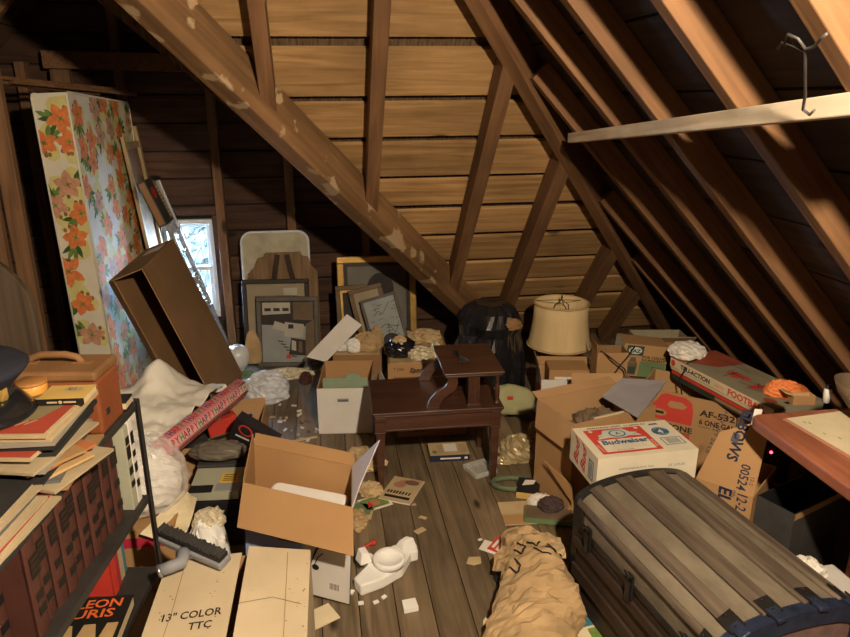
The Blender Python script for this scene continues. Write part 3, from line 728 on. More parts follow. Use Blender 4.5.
b.build('mattress_body', [K['ticking'], K['wash'], K['petal'], K['petal2'], K['leafp'], K['leafd'], K['bud']], t)
for x, y in ((0, 0), (MT, 0), (MT, MW), (0, MW)): pass
def rloop(x): return [(x, .0, .0), (x, 0, MH-.03), (x, .008, MH-.008), (x, .03, MH+.001), (x, MW-.03, MH+.001), (x, MW-.008, MH-.008), (x, MW, MH-.03), (x, MW, 0)]
for x in (0, MT):
    q = MB(); q.tube(rloop(x), .006, closed=True, seg=6); q.build('piping', K['ticking'], t)
# old headboard, left edge of the picture
K['oldboard'] = wood('stained headboard', (.045, .032, .022), (.12, .085, .055), 'Z', .6, .8, knots=False, island=0, stain=((.2, .17, .13), 5, .70))
t = thing('arched_headboard', 'old brown stained board with an arched top standing at the left edge', 'headboard', T(-1.60, 2.62, 0))
q = MB(); pr = [(-.55, 0), (.52, 0), (.52, .95)]+[(.52-.42*(1-cos(a)), .95+.30*sin(a)) for a in [pi/2*k/8 for k in range(1, 9)]]+[(-.13-.42*sin(a), .95+.30*cos(a)) for a in [pi/2*k/8 for k in range(1, 9)]]
q.prism([(x, y) for x, y in pr], 0, .035, 0, M=basis((0, .035, 0), (1, 0, 0), (0, 0, 1), (0, -1, 0))); q.build('board', K['oldboard'], t, bevel=.004)
q = MB(); q.box(-.55, .52, -.012, -.0005, .06, .14); q.build('rail', K['oldboard'], t, bevel=.003)
# posts
for X, Y, h_, lab in ((-1.365, 3.32, 2.15, 'brown stud post nearer the mattress, right one of the pair behind the old headboard'), (-1.455, 3.30, 2.1, 'brown stud post on the left of the pair behind the old headboard')):
    q = MB(); q.box(-.036, .036, -.02, .022, 0, h_); tag(q.build('stud_post', K['stud'], None, T(X, Y, .001), bevel=.003), lab, 'post', 'wall posts by the mattress')
# collar beam and post above the mattress
t = tag(MB().box(0, 1.06, -.03, .03, -.05, .05).build('collar_beam', K['raftH'], None, T(-1.585, 4.60, 1.93) @ Ry(1.0), bevel=.004), 'horizontal brown timber running behind the mattress top toward the big diagonal beam', 'beam')
tag(MB().box(-.055, .055, -.025, .025, 0, 1.874).build('short_post', K['stud'], None, T(-1.50, 4.60, .001), bevel=.004), 'pale brown post under the left end of the horizontal timber', 'post')
# slats on top of the mattress
for i, (a, bb, lab) in enumerate([((-1.50, 3.74), (-1.12, 4.50), 'longest thin wooden slat lying on top of the mattress'), ((-1.505, 3.70), (-1.22, 4.30), 'left hand wooden slat on top of the mattress'), ((-1.44, 3.72), (-1.06, 4.46), 'right hand wooden slat on top of the mattress, its end past the mattress')]):
    za = 1.778+.021*(i == 0); q = MB(); q.bar((a[0], a[1], za+.005), (bb[0], bb[1], za-.045), .035, .017); tag(q.build('timber_strip', K['raftR'], None, bevel=.003), lab, 'slat', 'slats on the mattress')
# big leaning carton, opening toward the camera
ux = V((-.35, 0, .937)); xx = V((.937, 0, .35))
M = basis((-.53-.16, 4.06, .012), xx, ux, (0, -1, 0))
def lab1(b, F): b.rect(F('back'), .02, .12, .12, .28, 2)
carton('long_carton', 'long plain brown cardboard box leaning on the mattress with its dark open side forward', 'box', M, .172, .925, .74, [K['kraft_dk'], K['kraft_dk'], K['white_paper']], {'left': (-38, .07), }, prints=lab1)
# wooden frame and game box and ladder between mattress and window
t = thing('light_block_rack', 'narrow wooden panel door with light stiles and an added solid back that blocks daylight, leaning between mattress and ladder', 'rack', basis((-1.0, 4.46, .0), (0, 1, 0), (-.10, 0, .995), (.995, 0, .10)))
K['lightwood'] = wood('light pine', (.42, .30, .15), (.55, .41, .23), 'Y', 1, .6, knots=False)
for a in ((-.10, -.065, 0, 1.50), (.235, .27, 0, 1.55)): MB().box(a[0], a[1], a[2], a[3], 0, .02).build('stile', K['lightwood'], t, bevel=.002)
for z_ in (.1, 1.42): MB().box(-.0645, .2345, z_, z_+.04, 0, .018).build('rail', K['lightwood'], t, bevel=.002)
MB().box(-.0645, .2345, .01, 1.46, -.006, -.0005).build('panel', K['stud'], t)  # solid back added to the rack to keep window light off the mattress
_a, _b = PY(169, 222, 4.30), PY(210, 318, 4.30); _d = (_b-_a).normalized(); _f = _b+_d*(_b.z/-_d.z-.03)
LM = basis(_f, (0, 1, 0), -_d, V((0, 1, 0)).cross(-_d))
t = thing('aluminium_ladder', 'aluminium ladder leaning in front of the window with rungs showing along its edge', 'ladder', LM)
for y in (0, .20):
    q = MB(); q.box(y-.012, y+.012, 0, 1.25, -.03, .0); q.build('ladder_rail', K['metal'], t, bevel=.003)
for k in range(7):
    q = MB(); zz = .12+k*.17
    q.tube([(-.02, zz, -.015), (.23, zz, -.015)], .009, seg=10); q.build('rung', K['metal'], t)
    if k not in (2, 3, 5): continue
    q = MB(); q.box(-.034, -.012, zz-.03, zz+.02, .0005, .035, 0); q.box(-.034, .0, zz-.02, zz-.010, .035, .05, 0); q.build('rung_bracket', K['grey'], t)
t = thing('game_box', 'narrow dark game box with a red emblem wedged upright above the long carton', 'box', basis((-.925, 4.07, 1.0), (0, 1, 0), (-.35, 0, .937), (.937, 0, .35)))
q = MB(); q.box(0, .20, 0, .27, 0, .05, 0); F = basis((0, 0, .05), (1, 0, 0), (0, 1, 0), (0, 0, 1)); q.disc(F, .06, .19, .045, .035, 1); q.rect(F, .14, .02, .185, .25, 2); [q.rect(F, .148, .03+k*.022, .178, .04+k*.022, 3, .002) for k in range(9)]
q.build('box_body', [K['darkgrey'], K['red_ink'], K['kraft'], K['cream']], t, bevel=.002); MB().box(-.002, 0, .01, .26, .008, .042).build('side_panel', K['kraft_dk'], t)

# ================================================================ against the gable wall
def picture(name, lab, M, w, h, fw, fmat, art, mats, cat='picture', t=.025, group=None, mat_w=0, liner=None, glass=True):
    """framed picture; local x right, y up, z out of the picture; origin bottom left back"""
    r = thing(name, lab, cat, M, group)
    for nm, a in (('frame_rail', (0, w, 0, fw)), ('frame_rail', (0, w, h-fw, h)), ('frame_stile', (0, fw, fw, h-fw)), ('frame_stile', (w-fw, w, fw, h-fw))):
        q = MB(); q.box(a[0], a[1], a[2], a[3], 0, t); q.build(nm, fmat, r, bevel=.006)
    q = MB(); q.box(fw*.6, w-fw*.6, fw*.6, h-fw*.6, .004, .008, 0)
    if art: art(q, basis((fw, fw, .008), (1, 0, 0), (0, 1, 0), (0, 0, 1)), w-2*fw, h-2*fw)
    q.build('picture_sheet', mats, r)
    if liner:
        l = fw*.5
        for a in ((fw, w-fw, fw, fw+l), (fw, w-fw, h-fw-l, h-fw), (fw, fw+l, fw+l, h-fw-l), (w-fw-l, w-fw, fw+l, h-fw-l)):
            q = MB(); q.box(a[0], a[1], a[2], a[3], .0085, .016); q.build('liner', liner, r)
    return r
def lean(xl, y, z, ang, yaw=0):             # stands at z, leaning back by ang
    return T(xl, y, z) @ Rz(yaw) @ Rx(90-ang)
K['greyframe'] = mat('grey brown frame', (.11, .10, .085), .6, var=.2); K['darkframe'] = mat('dark frame', (.035, .03, .027), .5, var=.2)
K['snow'] = mat('grey blue snow', (.28, .30, .30), .7, var=.12); K['facade'] = mat('pale facade', (.42, .39, .33), .7, var=.12); K['shade'] = mat('dark paint', (.035, .032, .03), .7, var=.2); K['umber'] = mat('umber paint', (.15, .105, .065), .7, var=.2); K['matbd'] = mat('aged mat board', (.30, .25, .17), .8, var=.12)
def village(b, F, w, h):
    b.rect(F, 0, 0, w, h, 1, .0008); lay = [.001]
    def p(q, m): lay[0] += .00004; b.poly(F, [(x*w, y*h) for x, y in q], m, lay[0])
    p([(.0, .62), (1, .58), (1, 1), (0, 1)], 3); p([(.02, .78), (.55, .8), (.55, .98), (.02, .98)], 2); p([(.6, .7), (.98, .68), (.98, .98), (.6, .98)], 4)
    for k in range(3): p([(.06+.17*k, .84), (.18+.17*k, .84), (.18+.17*k, .89), (.06+.17*k, .89)], 3)
    p([(.42, .42), (.78, .40), (.8, .62), (.44, .66)], 2); p([(.50, .55), (.60, .55), (.60, .62), (.50, .62)], 3); p([(.2, .56), (.44, .5), (.46, .62), (.25, .68)], 2)
    p([(.8, .1), (1, .02), (1, .7), (.84, .62)], 4); p([(.5, .12), (.82, .1), (.82, .36), (.55, .4)], 3); p([(.55, .2), (.64, .18), (.64, .34), (.56, .36)], 2); p([(.68, .16), (.76, .15), (.76, .33), (.7, .34)], 4)
    for k in range(6): p([(.3+.05*k, .34-.05*k), (.40+.05*k, .33-.05*k), (.40+.05*k, .345-.05*k), (.3+.05*k, .36-.05*k)], 3)
    p([(.44, .06), (.54, .05), (.54, .12), (.46, .12)], 5)
yw = 4.31
picture('village_picture', 'grey framed snowy village painting, front of the pictures under the white tray', lean(-.455, 4.33, .012, 11, -6), .405, .465, .03, K['greyframe'], village, [K['snow'], K['snow'], K['facade'], K['shade'], K['umber'], K['red_ink']])
picture('matted_print', 'dark framed print with a wide aged mat directly behind the snowy village painting', lean(-.545, 4.42, .004, 8, -4), .44, .57, .03, K['darkframe'], lambda b, F, w, h: (b.rect(F, .05, .05, w-.05, h-.08, 1), b.rect(F, .06, .06, w-.06, h-.09, 2, .0018), b.rect(F, w-.14, h-.14, w-.05, h-.03, 3)), [K['matbd'], K['greyframe'], K['snow'], K['facade']])
def rrect(w, h, r, n=6):
    return [(x0+r*cos(a0+pi/2*k/n), y0+r*sin(a0+pi/2*k/n)) for (x0, y0, a0) in ((w-r, h-r, 0), (r, h-r, pi/2), (r, r, pi), (w-r, r, 3*pi/2)) for k in range(n+1)]
K['mirrorback'] = mat('pale scratched enamel', (.40, .37, .27), .5, var=.18, scale=12, bump=.1)
t = thing('enamel_tray', 'pale tray with rounded corners standing tallest behind the framed pictures', 'tray', lean(-.535, 4.56, .203, 5))
q = MB(); q.prism(rrect(.44, .66, .07), 0, .008); q.build('tray_base', K['mirrorback'], t)
q = MB(); pp = rrect(.44, .66, .07); q.tube([(x, y, .010) for x, y in pp], .009, seg=8, closed=True); q.build('rim', K['white_paint'], t)
q = MB(); q.box(-.05, .5, -.03, .08, -.2, .0); 
tag(MB().box(-.02, .46, -.10, .02, 0, .195).build('wooden_crate', K['stud'], None, T(-.53, 4.63, .001), bevel=.003), 'low brown crate behind the pictures, carrying the pale tray', 'crate')
t = thing('mirror_back', 'brown wooden mirror seen from behind with two crossed struts, in front of the pale tray', 'mirror', lean(-.50, 4.485, .003, 5))
K['panelwood'] = wood('brown panel', (.13, .075, .035), (.24, .15, .075), 'Y', 1, .6, knots=False, island=0)
sh = [(0, 0), (.46, 0), (.46, .60), (.42, .64), (.40, .70), (.36, .71), (.35, .735), (.12, .735), (.11, .71), (.07, .70), (.04, .64), (0, .60)]
q = MB(); q.prism(sh, 0, .012); q.build('panel', K['panelwood'], t, bevel=.003)
for x0, x1 in ((.20, .14), (.26, .32)):
    q = MB(); q.bar((x0, .72, .0175), (x1, .40, .0175), .035, .010, (0, 0, 1)); q.build('strut', K['darkwood'], t)
# gold frame and companions below the beam
K['oldprint'] = mat('dim portrait print', (.14, .13, .11), .6, var=.3, scale=3)
picture('gilt_frame_picture', 'large gold framed picture leaning under the diagonal beam', lean(.085, 4.33, .17, 6), .52, .56, .045, K['gold'], lambda b, F, w, h: b.disc(F, w*.55, h*.62, .09, .11, 1), [K['oldprint'], K['shade']], liner=K['darkframe'])
picture('narrow_gilt_frame', 'narrow brown and gilt frame leaning left of the etched map', lean(.075, 4.22, .14, 10, 8), .2, .42, .03, K['umber'], None, [K['shade']], liner=K['gold'])
picture('tan_frame_picture', 'brown framed picture tilted between the narrow gilt frame and the etched map', T(.235, 4.12, .14) @ Rz(-10) @ Rx(74) @ Rz(15), .22, .42, .03, K['umber'], None, [K['matbd']], liner=K['matbd'])
def etched(b, F, w, h):
    rnd = random.Random(4); lay = .001
    for k in range(34):
        x, y = rnd.uniform(.05, .95)*w, rnd.uniform(.08, .92)*h; l = rnd.uniform(.01, .04); lay += 2e-5
        b.stroke(F, [(x, y), (min(x+l, w), y+rnd.uniform(-.006, .006))], .003, 1, lay)
    for q in ([(.2, .7), (.4, .78), (.5, .7), (.8, .9)], [(.1, .4), (.5, .5), (.9, .4)], [(.5, .1), (.6, .5), (.75, .3), (.95, .5)]): lay += 5e-5; b.stroke(F, [(x*w, y*h) for x, y in q], .003, 1, lay)
    b.disc(F, w*.55, h*.2, .05, .04, 1, lay+1e-4)
picture('etched_map', 'grey framed etched map tilted to the left in front of the gold frame', T(.30, 4.02, .15) @ Rz(-12) @ Rx(72) @ Rz(17), .235, .37, .018, K['greyframe'], etched, [K['snow'], K['shade']])
# ceramic lamp base
K['porcelain'] = mat('white porcelain', (.66, .68, .70), .25, var=.04, bump=0, spec=.6)
t = thing('porcelain_lamp_base', 'white porcelain lamp base on the floor left of the leaning pictures', 'lamp', T(-.575, 4.22, 0) @ Matrix.Scale(.86, 4))
q = MB(); q.lathe([(.07, 0), (.075, .01), (.06, .03), (.04, .045), (.045, .06)], 28); q.build('foot', K['porcelain'], t)
q = MB(); q.lathe([(.045, .0605), (.07, .075), (.088, .11), (.092, .17), (.080, .215), (.05, .235), (.02, .24)], 28); q.build('body', K['porcelain'], t)
q = MB(); q.tube([(-.07, 0, .16), (-.12, 0, .2), (-.12, 0, .235), (-.075, 0, .225)], .012, seg=8); q.build('handle', K['porcelain'], t)
q = MB(); q.blob((0, 0, .15), (.05, .022, .14), .15, 2, 3); tag(q.build('paper_bag', K['brown_paper'], None, T(-.475, 4.245, .0)), 'small tan paper bag standing between the porcelain base and the pictures', 'bag')
# ================================================================ crumple helpers
def crease(p, fr, seed):
    q = V(p)*fr+V((seed*5.3, seed*2.9, seed*7.7)); return (1-2*abs(noise.noise(q)))*.7+(1-2*abs(noise.noise(q*2.1)))*.4+noise.noise(q*4.3)*.25
def csheet(c00, c10, c01, c11, nx, ny, amp, fr, seed, m=0, sag=0, smooth=False, b=None, minz=None, fm=None):
    b = b or MB(); c00, c10, c01, c11 = map(V, (c00, c10, c01, c11)); n = (c10-c00).cross(c01-c00).normalized()
    def fn(u, v):
        p = c00*(1-u)*(1-v)+c10*u*(1-v)+c01*(1-u)*v+c11*u*v
        p = p+n*amp*crease(p, fr, seed)+V((noise.noise(p*9+V((seed, 0, 0))), noise.noise(p*9+V((0, seed, 0))), 0))*amp*.6
        p.z -= sag*sin(pi*u)*sin(pi*v)
        if minz is not None and p.z < minz: p.z = minz+.002*crease(p, 30, 1)
        return p
    return b.grid(nx, ny, fn, m, smooth, fm)
def crumple(name, label, cat, c, r, m, seed, amp=.35, fr=2.2, group=None, rot=0, nu=26, nv=16):
    b = MB(); b.blob((0, 0, r[2]*.55), r, amp, fr, seed, 0, nu, nv)
    return tag(b.build(name, m, None, T(*c) @ Rz(rot)), label, cat, group)

# ================================================================ step bench
BX0, BX1, BY0, BY1, BZ = .195, .765, 2.735, 3.10, .385
bw, bd = BX1-BX0, BY1-BY0
t = thing('step_table', 'dark mahogany end table with a raised upper step, standing in the middle of the floor', 'table', T(BX0, BY0, 0) @ Rz(-1.5))
def slab(x0, x1, y0, y1, z, th, nm):
    b = MB(); b.box(x0, x1, y0, y1, z-th*.55, z); b.box(x0+.007, x1-.007, y0+.007, y1-.007, z-th, z-th*.551); b.build(nm, K['mahog'], t, bevel=.004)
slab(-.012, bw+.012, -.012, bd+.012, BZ, .026, 'table_top')
for a in ((.04, bw-.04, .004, .02), (.04, bw-.04, bd-.02, bd-.004), (.004, .02, .04, bd-.04), (bw-.02, bw-.004, .04, bd-.04)):
    b = MB(); b.box(a[0], a[1], a[2], a[3], BZ-.098, BZ-.027); 
    if a[2] == .004: b.box(a[0], a[1], a[2]-.004, a[2], BZ-.098, BZ-.088)
    b.build('apron', K['mahog'], t, bevel=.002)
for x, y in ((.0, .0), (bw-.046, .0), (.0, bd-.046), (bw-.046, bd-.046)):
    b = MB(); b.box(x, x+.046, y, y+.046, BZ-.10, BZ-.027); b.box(x-.002, x+.048, y-.002, y+.048, BZ-.108, BZ-.1)
    b.hexa([(x+.010, y+.010, 0), (x+.036, y+.010, 0), (x+.036, y+.036, 0), (x+.010, y+.036, 0)], [(x+.003, y+.003, BZ-.108), (x+.043, y+.003, BZ-.108), (x+.043, y+.043, BZ-.108), (x+.003, y+.043, BZ-.108)]); b.build('leg', K['mahog'], t, bevel=.002)
SX0, SX1, SZ = bw-.262, bw+.004, .555
slab(SX0, SX1+.006, -.006, bd+.004, SZ, .024, 'upper_shelf')
for y in (.012, bd-.034):
    pr = [(-.075, 0), (-.02, 0), (-.012, .02), (.0, .04), (.03, .065), (.055, .085), (.065, .115), (.062, .145), (.03, .145), (.018, .142), (.02, .118), (.005, .098), (-.03, .075), (-.058, .045), (-.07, .02)]
    b = MB(); b.prism([(x, z) for x, z in pr], 0, .022, 0, M=basis((SX0-.0, y+.022, BZ+.0005), (1, 0, 0), (0, 0, 1), (0, -1, 0))); b.build('scroll_bracket', K['mahog'], t, bevel=.002)
    b = MB(); x0 = bw-.150
    b.box(x0, x0+.052, y, y+.022, BZ+.0005, SZ-.0245); b.box(x0-.006, x0+.058, y-.003, y+.022, BZ+.0005, BZ+.012)
    for k in range(4): b.box(x0+.006+k*.0115, x0+.013+k*.0115, y-.003, y, BZ+.02, SZ-.035)
    b.build('pilaster', K['mahog'], t, bevel=.001)
    b = MB(); b.lathe([(.013, 0), (.013, .012), (.008, .016), (.011, .03), (.0125, .07), (.010, .1), (.007, .112), (.012, .12), (.008, .128), (.013, .135), (.013, .145)], 16, M=T(bw-.016, y+.011, BZ+.0005)); b.build('turned_post', K['mahog'], t)
b = MB(); b.box(SX0+.02, bw-.01, bd-.03, bd-.022, BZ+.0005, SZ-.03)
tm = thing('tongs', 'small bunch of grey metal tongs lying on the raised step of the end table', 'tool', t.matrix_basis @ T(SX0+.10, .20, SZ+.0015) @ Rz(12))
for k, a in enumerate((-16, -5, 6, 15)):
    b = MB(M=Rz(a)); b.tube([(0, .05, .005+.003*(k % 2)), (0, -.02, .006+.003*(k % 2)), (0, -.07, .004)], [.003, .004, .003], seg=6); b.blob((0, -.075, .004), (.007, .009, .004), .1, 2, k, 0, 10, 6, flat=False); b.build('arm', K['steel'], tm)
# box under it
def ubp(b, F):
    f = F('front'); b.text(f, '04195', .215, .085, .062, 2, bold=.02, width=.12); b.ring(f, .205, .075, .345, .145, .003, 2)
    b.text(f, 'DO NOT', .13, .15, .018, 2); b.text(f, 'CRUSH', .13, .13, .018, 2); b.text(f, 'AEO', .06, .03, .05, 2, bold=.02, width=.09); b.poly(f, [(.05, .12), (.11, .115), (.10, .17), (.05, .165)], 3)
carton('numbered_carton', 'brown cardboard box with stencilled digits 04195 on the floor under the end table', 'box', frame((.345, 3.215, 0), (.71, 3.20, 0)) @ T(0, 0, .001), .37, .26, .235, [K['kraft_dk'], K['kraft_dk'], K['black_ink'], K['white_paper']], prints=ubp, closed=True)
c = P(450, 461, 0); t = thing('boxed_paperback', 'thick tan book with a dark blue spine lying on the floor under the end table', 'book', T(c.x, c.y, .001) @ Rz(-3))
b = MB(); b.box(-.098, .098, 0, .13, .029, .032, 0); b.box(-.098, .098, 0, .13, 0, .003, 0); b.box(-.098, .098, -.003, 0, 0, .032, 1)
F = basis((-.098, 0, .032), (1, 0, 0), (0, 1, 0), (0, 0, 1)); b.rect(F, .075, .035, .14, .115, 3); b.rect(F, .015, .02, .035, .05, 2); [b.rect(F, .15, .03+k*.012, .19, .033+k*.012, 4) for k in range(7)]; [b.rect(F, .04, .03+k*.012, .07, .033+k*.012, 4) for k in range(7)]
F = basis((-.098, -.003, 0), (1, 0, 0), (0, 0, 1), (0, -1, 0)); b.rect(F, .05, .012, .15, .02, 3); b.rect(F, .17, .01, .185, .022, 3)
K['buff'] = mat('buff cover', (.50, .38, .21), .7, var=.1); b.build('cover', [K['buff'], K['navy_ink'], K['green_ink'], K['white_paper'], K['kraft_dk']], t); b = MB(); b.box(-.096, .096, .001, .128, .0031, .0289); b.build('page_block', K['pages'], t)

# ================================================================ file box and things behind the bench
def fbp(b, F):
    f = F('front'); b.rect(f, .105, .185, .165, .203, 2); b.rect(f, .11, .188, .16, .193, 3, .002)
fb = frame(P(319, 434, 0), P(373, 433, 0)) @ T(0, 0, .001)
carton('file_box', 'white banker box without its lid, tan inside, standing left of the end table', 'box', fb, .285, .40, .262, [K['white_card'], K['kraft'], K['grey'], K['black']], prints=fbp)
for i, (y, h_, m, lab) in enumerate([(.02, .30, K.setdefault('sage', mat('sage green card', (.22, .30, .21), .75, var=.08)), 'sage green file folder standing at the front of the banker box'), (.07, .285, K['kraft'], 'tan file folder behind the sage green one in the banker box')]):
    b = MB(); b.box(.03, .265, 0, .004, .0, h_-.01); b.box(.03, .265, .007, .011, 0, h_); b.box(.03, .265, .004, .007, 0, .004)
    if i == 0: b.prism([(.19+.04*cos(a), h_+.0+.03*sin(a)) for a in [pi*k/8 for k in range(9)]], .0071, .0109, 0, M=basis((0, 0, 0), (1, 0, 0), (0, 0, 1), (0, 1, 0)) @ Matrix.Scale(1, 4))
    tag(b.build('file_folder', m, None, fb @ T(0, y, .0065)), lab, 'folder')
tag(MB().box(0, .29, 0, .004, 0, .20).build('white_board_sheet', K['white_card'], None, fb @ T(.294, .385, .002) @ Rz(-78) @ Rx(-8)), 'white card panel leaning on the right side of the banker box', 'card')
def epp(b, F): f = F('front'); b.text(f, 'T 3285', .03, .232, .022, 2); b.text(f, 'Epson', .125, .222, .036, 2, bold=.03, shear=.2); b.rect(f, .12, .215, .225, .218, 2)
eb = frame((.335, 3.585, 0), (.66, 3.555, 0)) @ T(0, 0, .001)
carton('packing_carton', 'tan cardboard box full of packing paper behind the end table, small printing on its front', 'box', eb, .33, .27, .272, [K['kraft'], K['kraft_in'], K['black_ink']], prints=epp)
tag(MB().box(.01, .32, .01, .26, .0, .268).build('wrapped_bundle', K['newsprint'], None, eb @ T(0, 0, .006)), 'tan bundle filling the packing box behind the end table', 'bundle')
EC = lambda x, y, z: eb @ V((x, y, z))
crumple('black_bag', 'small black plastic bag stuffed into the left of the packing box', 'bag', EC(.075, .15, .277), (.09, .08, .062), K['bin_bag'], 4, .22, rot=20)
K['lace'] = mat('cream lace', (.60, .53, .38), .85, var=.35, scale=40, bump=.4, bscale=80)
crumple('lace_cloth', 'cream and black patterned cloth spilling from the packing box', 'cloth', EC(.19, .10, .277), (.07, .07, .035), K['lace'], 6, .35, 3)
crumple('packing_paper', 'crumpled cream paper at the right of the packing box', 'paper', EC(.285, .14, .277), (.035, .07, .04), K['cream'], 8, .35, 3)
crumple('packing_paper', 'ball of tan paper on the small black bag behind the end table', 'paper', EC(.07, .13, .352), (.04, .03, .025), K['newsprint'], 9, .3, 3)
cb2 = T(.03, 3.835, .001) @ Rz(-6)
carton('brown_carton', 'brown box of crumpled paper in front of the etched map', 'box', cb2, .29, .145, .25, [K['kraft_dk'], K['kraft_in']])
tag(MB().box(.01, .28, .01, .135, 0, .246).build('wrapped_bundle', K['newsprint'], None, cb2 @ T(0, 0, .006)), 'tan bundle inside the brown box in front of the etched map', 'bundle')
for i, (x, y, r, m, lab) in enumerate([(.20, .08, (.09, .06, .11), K['brown_paper'], 'crumpled tan paper below the etched map'), (.05, .09, (.06, .05, .08), K['white_paper'], 'crumpled white tissue left in the brown box'), (.13, .055, (.055, .04, .08), K['foam'], 'crumpled bluish white tissue at the front of the brown box')]):
    crumple('crumpled_paper', lab, 'paper', cb2 @ V((x, y, .256)), (r[0]*.8, r[1]*.8, r[2]*.6), m, 11+i, .35, 2.6)
for i, (x, y, r, rt) in enumerate([(.262, .10, (.05, .045, .12), 0)]): crumple('crumpled_paper', 'upright twist of tan paper in front of the etched map', 'paper', cb2 @ V((x, y, .256)), (.035, .035, .085), K['brown_paper'], 17, .3, 2.4)
# white folded carton leaning
_q = ((306, 357), (326, 362), (362, 325), (347, 314)); t = tag(MB().hexa([PY(x, y, 3.772) for x, y in _q], [PY(x, y, 3.80) for x, y in _q]).build('white_folded_box', K['white_card'], None, bevel=.002), 'white flattened box leaning up to the right in front of the framed pictures', 'box')
bx = frame((.47, 3.90, 0), (.80, 3.885, 0)) @ T(0, 0, .001)
carton('small_brown_carton', 'brown box of tan paper just behind the raised step of the end table', 'box', bx, .26, .20, .25, [K['kraft_dk'], K['kraft_in']])
tag(MB().box(.01, .25, .01, .19, 0, .246).build('wrapped_bundle', K['newsprint'], None, bx @ T(0, 0, .006)), 'tan bundle inside the box behind the raised step', 'bundle')
crumple('crumpled_paper', 'tan packing paper heaped on the box behind the raised step', 'paper', bx @ V((.13, .10, .256)), (.10, .075, .045), K['newsprint'], 21, .32, 3.2)

# black refuse bag
b = MB()
def bagf(a, i): p = V((cos(a)*2.1, sin(a)*2.1, i*.33)); return 1+.16*noise.noise(p+V((3, 1, 0)))+.13*(1-2*abs(noise.noise(p*1.7+V((0, i*.5, 0)))))+.06*noise.noise(V((cos(a)*6, sin(a)*6, i*1.7)))
b.lathe([(.02, 0), (.20, .004), (.235, .06), (.245, .15), (.235, .26), (.21, .36), (.19, .43), (.205, .49), (.17, .56), (.10, .60), (.02, .59)], 46, mod=bagf, smooth=False)
t = thing('refuse_bag', 'large shiny black refuse bag slumped against the low end of the roof', 'bag', T(.935, 3.64, .001) @ Matrix.Diagonal((.84, .84, 1, 1)))
b.build('bag_body', K['bin_bag'], t)
b = MB(); b.blob((.10, -.17, .50), (.07, .05, .035), .3, 2, 5, 0); b.build('paper_in_tear', K['kraft_dk'], t)
b = MB(); b.blob((0, 0, .09), (.135, .06, .105), .12, 1.5, 2, 0, 26, 16, True, True, False)
for v in b.v: v.z = max(v.z, 0)
t = thing('green_cushion', 'pale green cushion leaning on the black refuse bag beside the end table', 'cushion', T(.985, 3.335, .012) @ Rz(-8) @ Rx(-8))
b.build('cushion_body', mat('pale green cotton', (.38, .37, .20), .85, var=.1, bump=.15), t)
b = MB(); b.box(-.02, .012, -.058, -.054, .12, .14); b.build('tag', K['red_ink'], t)

# lamp with the big shade
K['shadec'] = mat('cream shade fabric', (.62, .47, .25), .8, var=.08, scale=20, bump=.1, bscale=200, stretch=(1, 1, .1)); K['trim'] = mat('shade trim', (.46, .33, .16), .8, var=.15)
t = thing('table_lamp', 'lamp with a large cream drum shade standing behind the boxes at the back right', 'lamp', T(1.37, 3.66, .016) @ Matrix.Scale(1.04, 4))
b = MB(); b.lathe([(.09, 0), (.095, .012), (.05, .03), (.03, .08), (.045, .16), (.05, .22), (.03, .27), (.012, .30), (.012, .34)], 24); b.build('lamp_base', K['umber'], t)
seg = 8
oct_ = lambda a, i: 1+.018*abs(cos(a*4))
b = MB(); b.lathe([(.178, .285), (.176, .30), (.163, .37), (.153, .45), (.149, .535), (.146, .535), (.150, .45), (.160, .37), (.175, .287)], 48, mod=oct_, smooth=True); q = b.build('lamp_shade', K['shadec'], t)
for rr, z in ((.179, .288), (.151, .533)):
    m_ = MB(); m_.tube([(rr*cos(2*pi*k/40)*(1+.018*abs(cos(4*2*pi*k/40))), rr*sin(2*pi*k/40)*(1+.018*abs(cos(4*2*pi*k/40))), z) for k in range(40)], .0055, closed=True, seg=6); m_.build('shade_trim', K['trim'], q)
b = MB(); b.tube([(-.035, 0, .34), (-.055, 0, .42), (-.04, 0, .52), (0, 0, .55), (.04, 0, .52), (.055, 0, .42), (.035, 0, .34)], .003, seg=6); b.tube([(0, 0, .55), (0, 0, .575)], .005, seg=6); b.build('harp', K['steel'], t)
for k in range(3):
    a = k*2.09+.4; b = MB(); b.tube([(0, 0, .548), (.147*cos(a), .147*sin(a), .525)], .002, seg=5); b.build('spider_arm', K['steel'], t)

# boxes below the lamp
wb = frame((1.135, 3.26, 0), (1.43, 3.205, 0)) @ T(0, 0, .001)
def wbp(b, F):
    f = F('left'); b.rect(f, .10, .05, .22, .22, 2); b.rect(f, .02, .06, .08, .18, 3); f = F('front'); b.rect(f, .02, .06, .07, .2, 3)
carton('white_red_carton', 'open white and red printed carton below the big lampshade', 'box', wb, .30, .22, .262, [K['white_card'], K['kraft_in'], K['red_ink'], K['grey']], {'left': (12, .085), 'back': (60, .06)}, prints=wbp)
sb = wb @ T(.045, .03, .0065)
def sbp(b, F): f = F('front'); b.rect(f, .03, .19, .13, .262, 2); b.rect(f, .135, .19, .19, .262, 3, .001); b.rect(f, .142, .197, .183, .255, 2, .0016)
carton('labelled_box', 'small brown box with a white shipping label inside the white and red carton', 'box', sb, .215, .15, .30, [K['kraft'], K['kraft'], K['white_paper'], K['teal']], closed=True, prints=sbp)

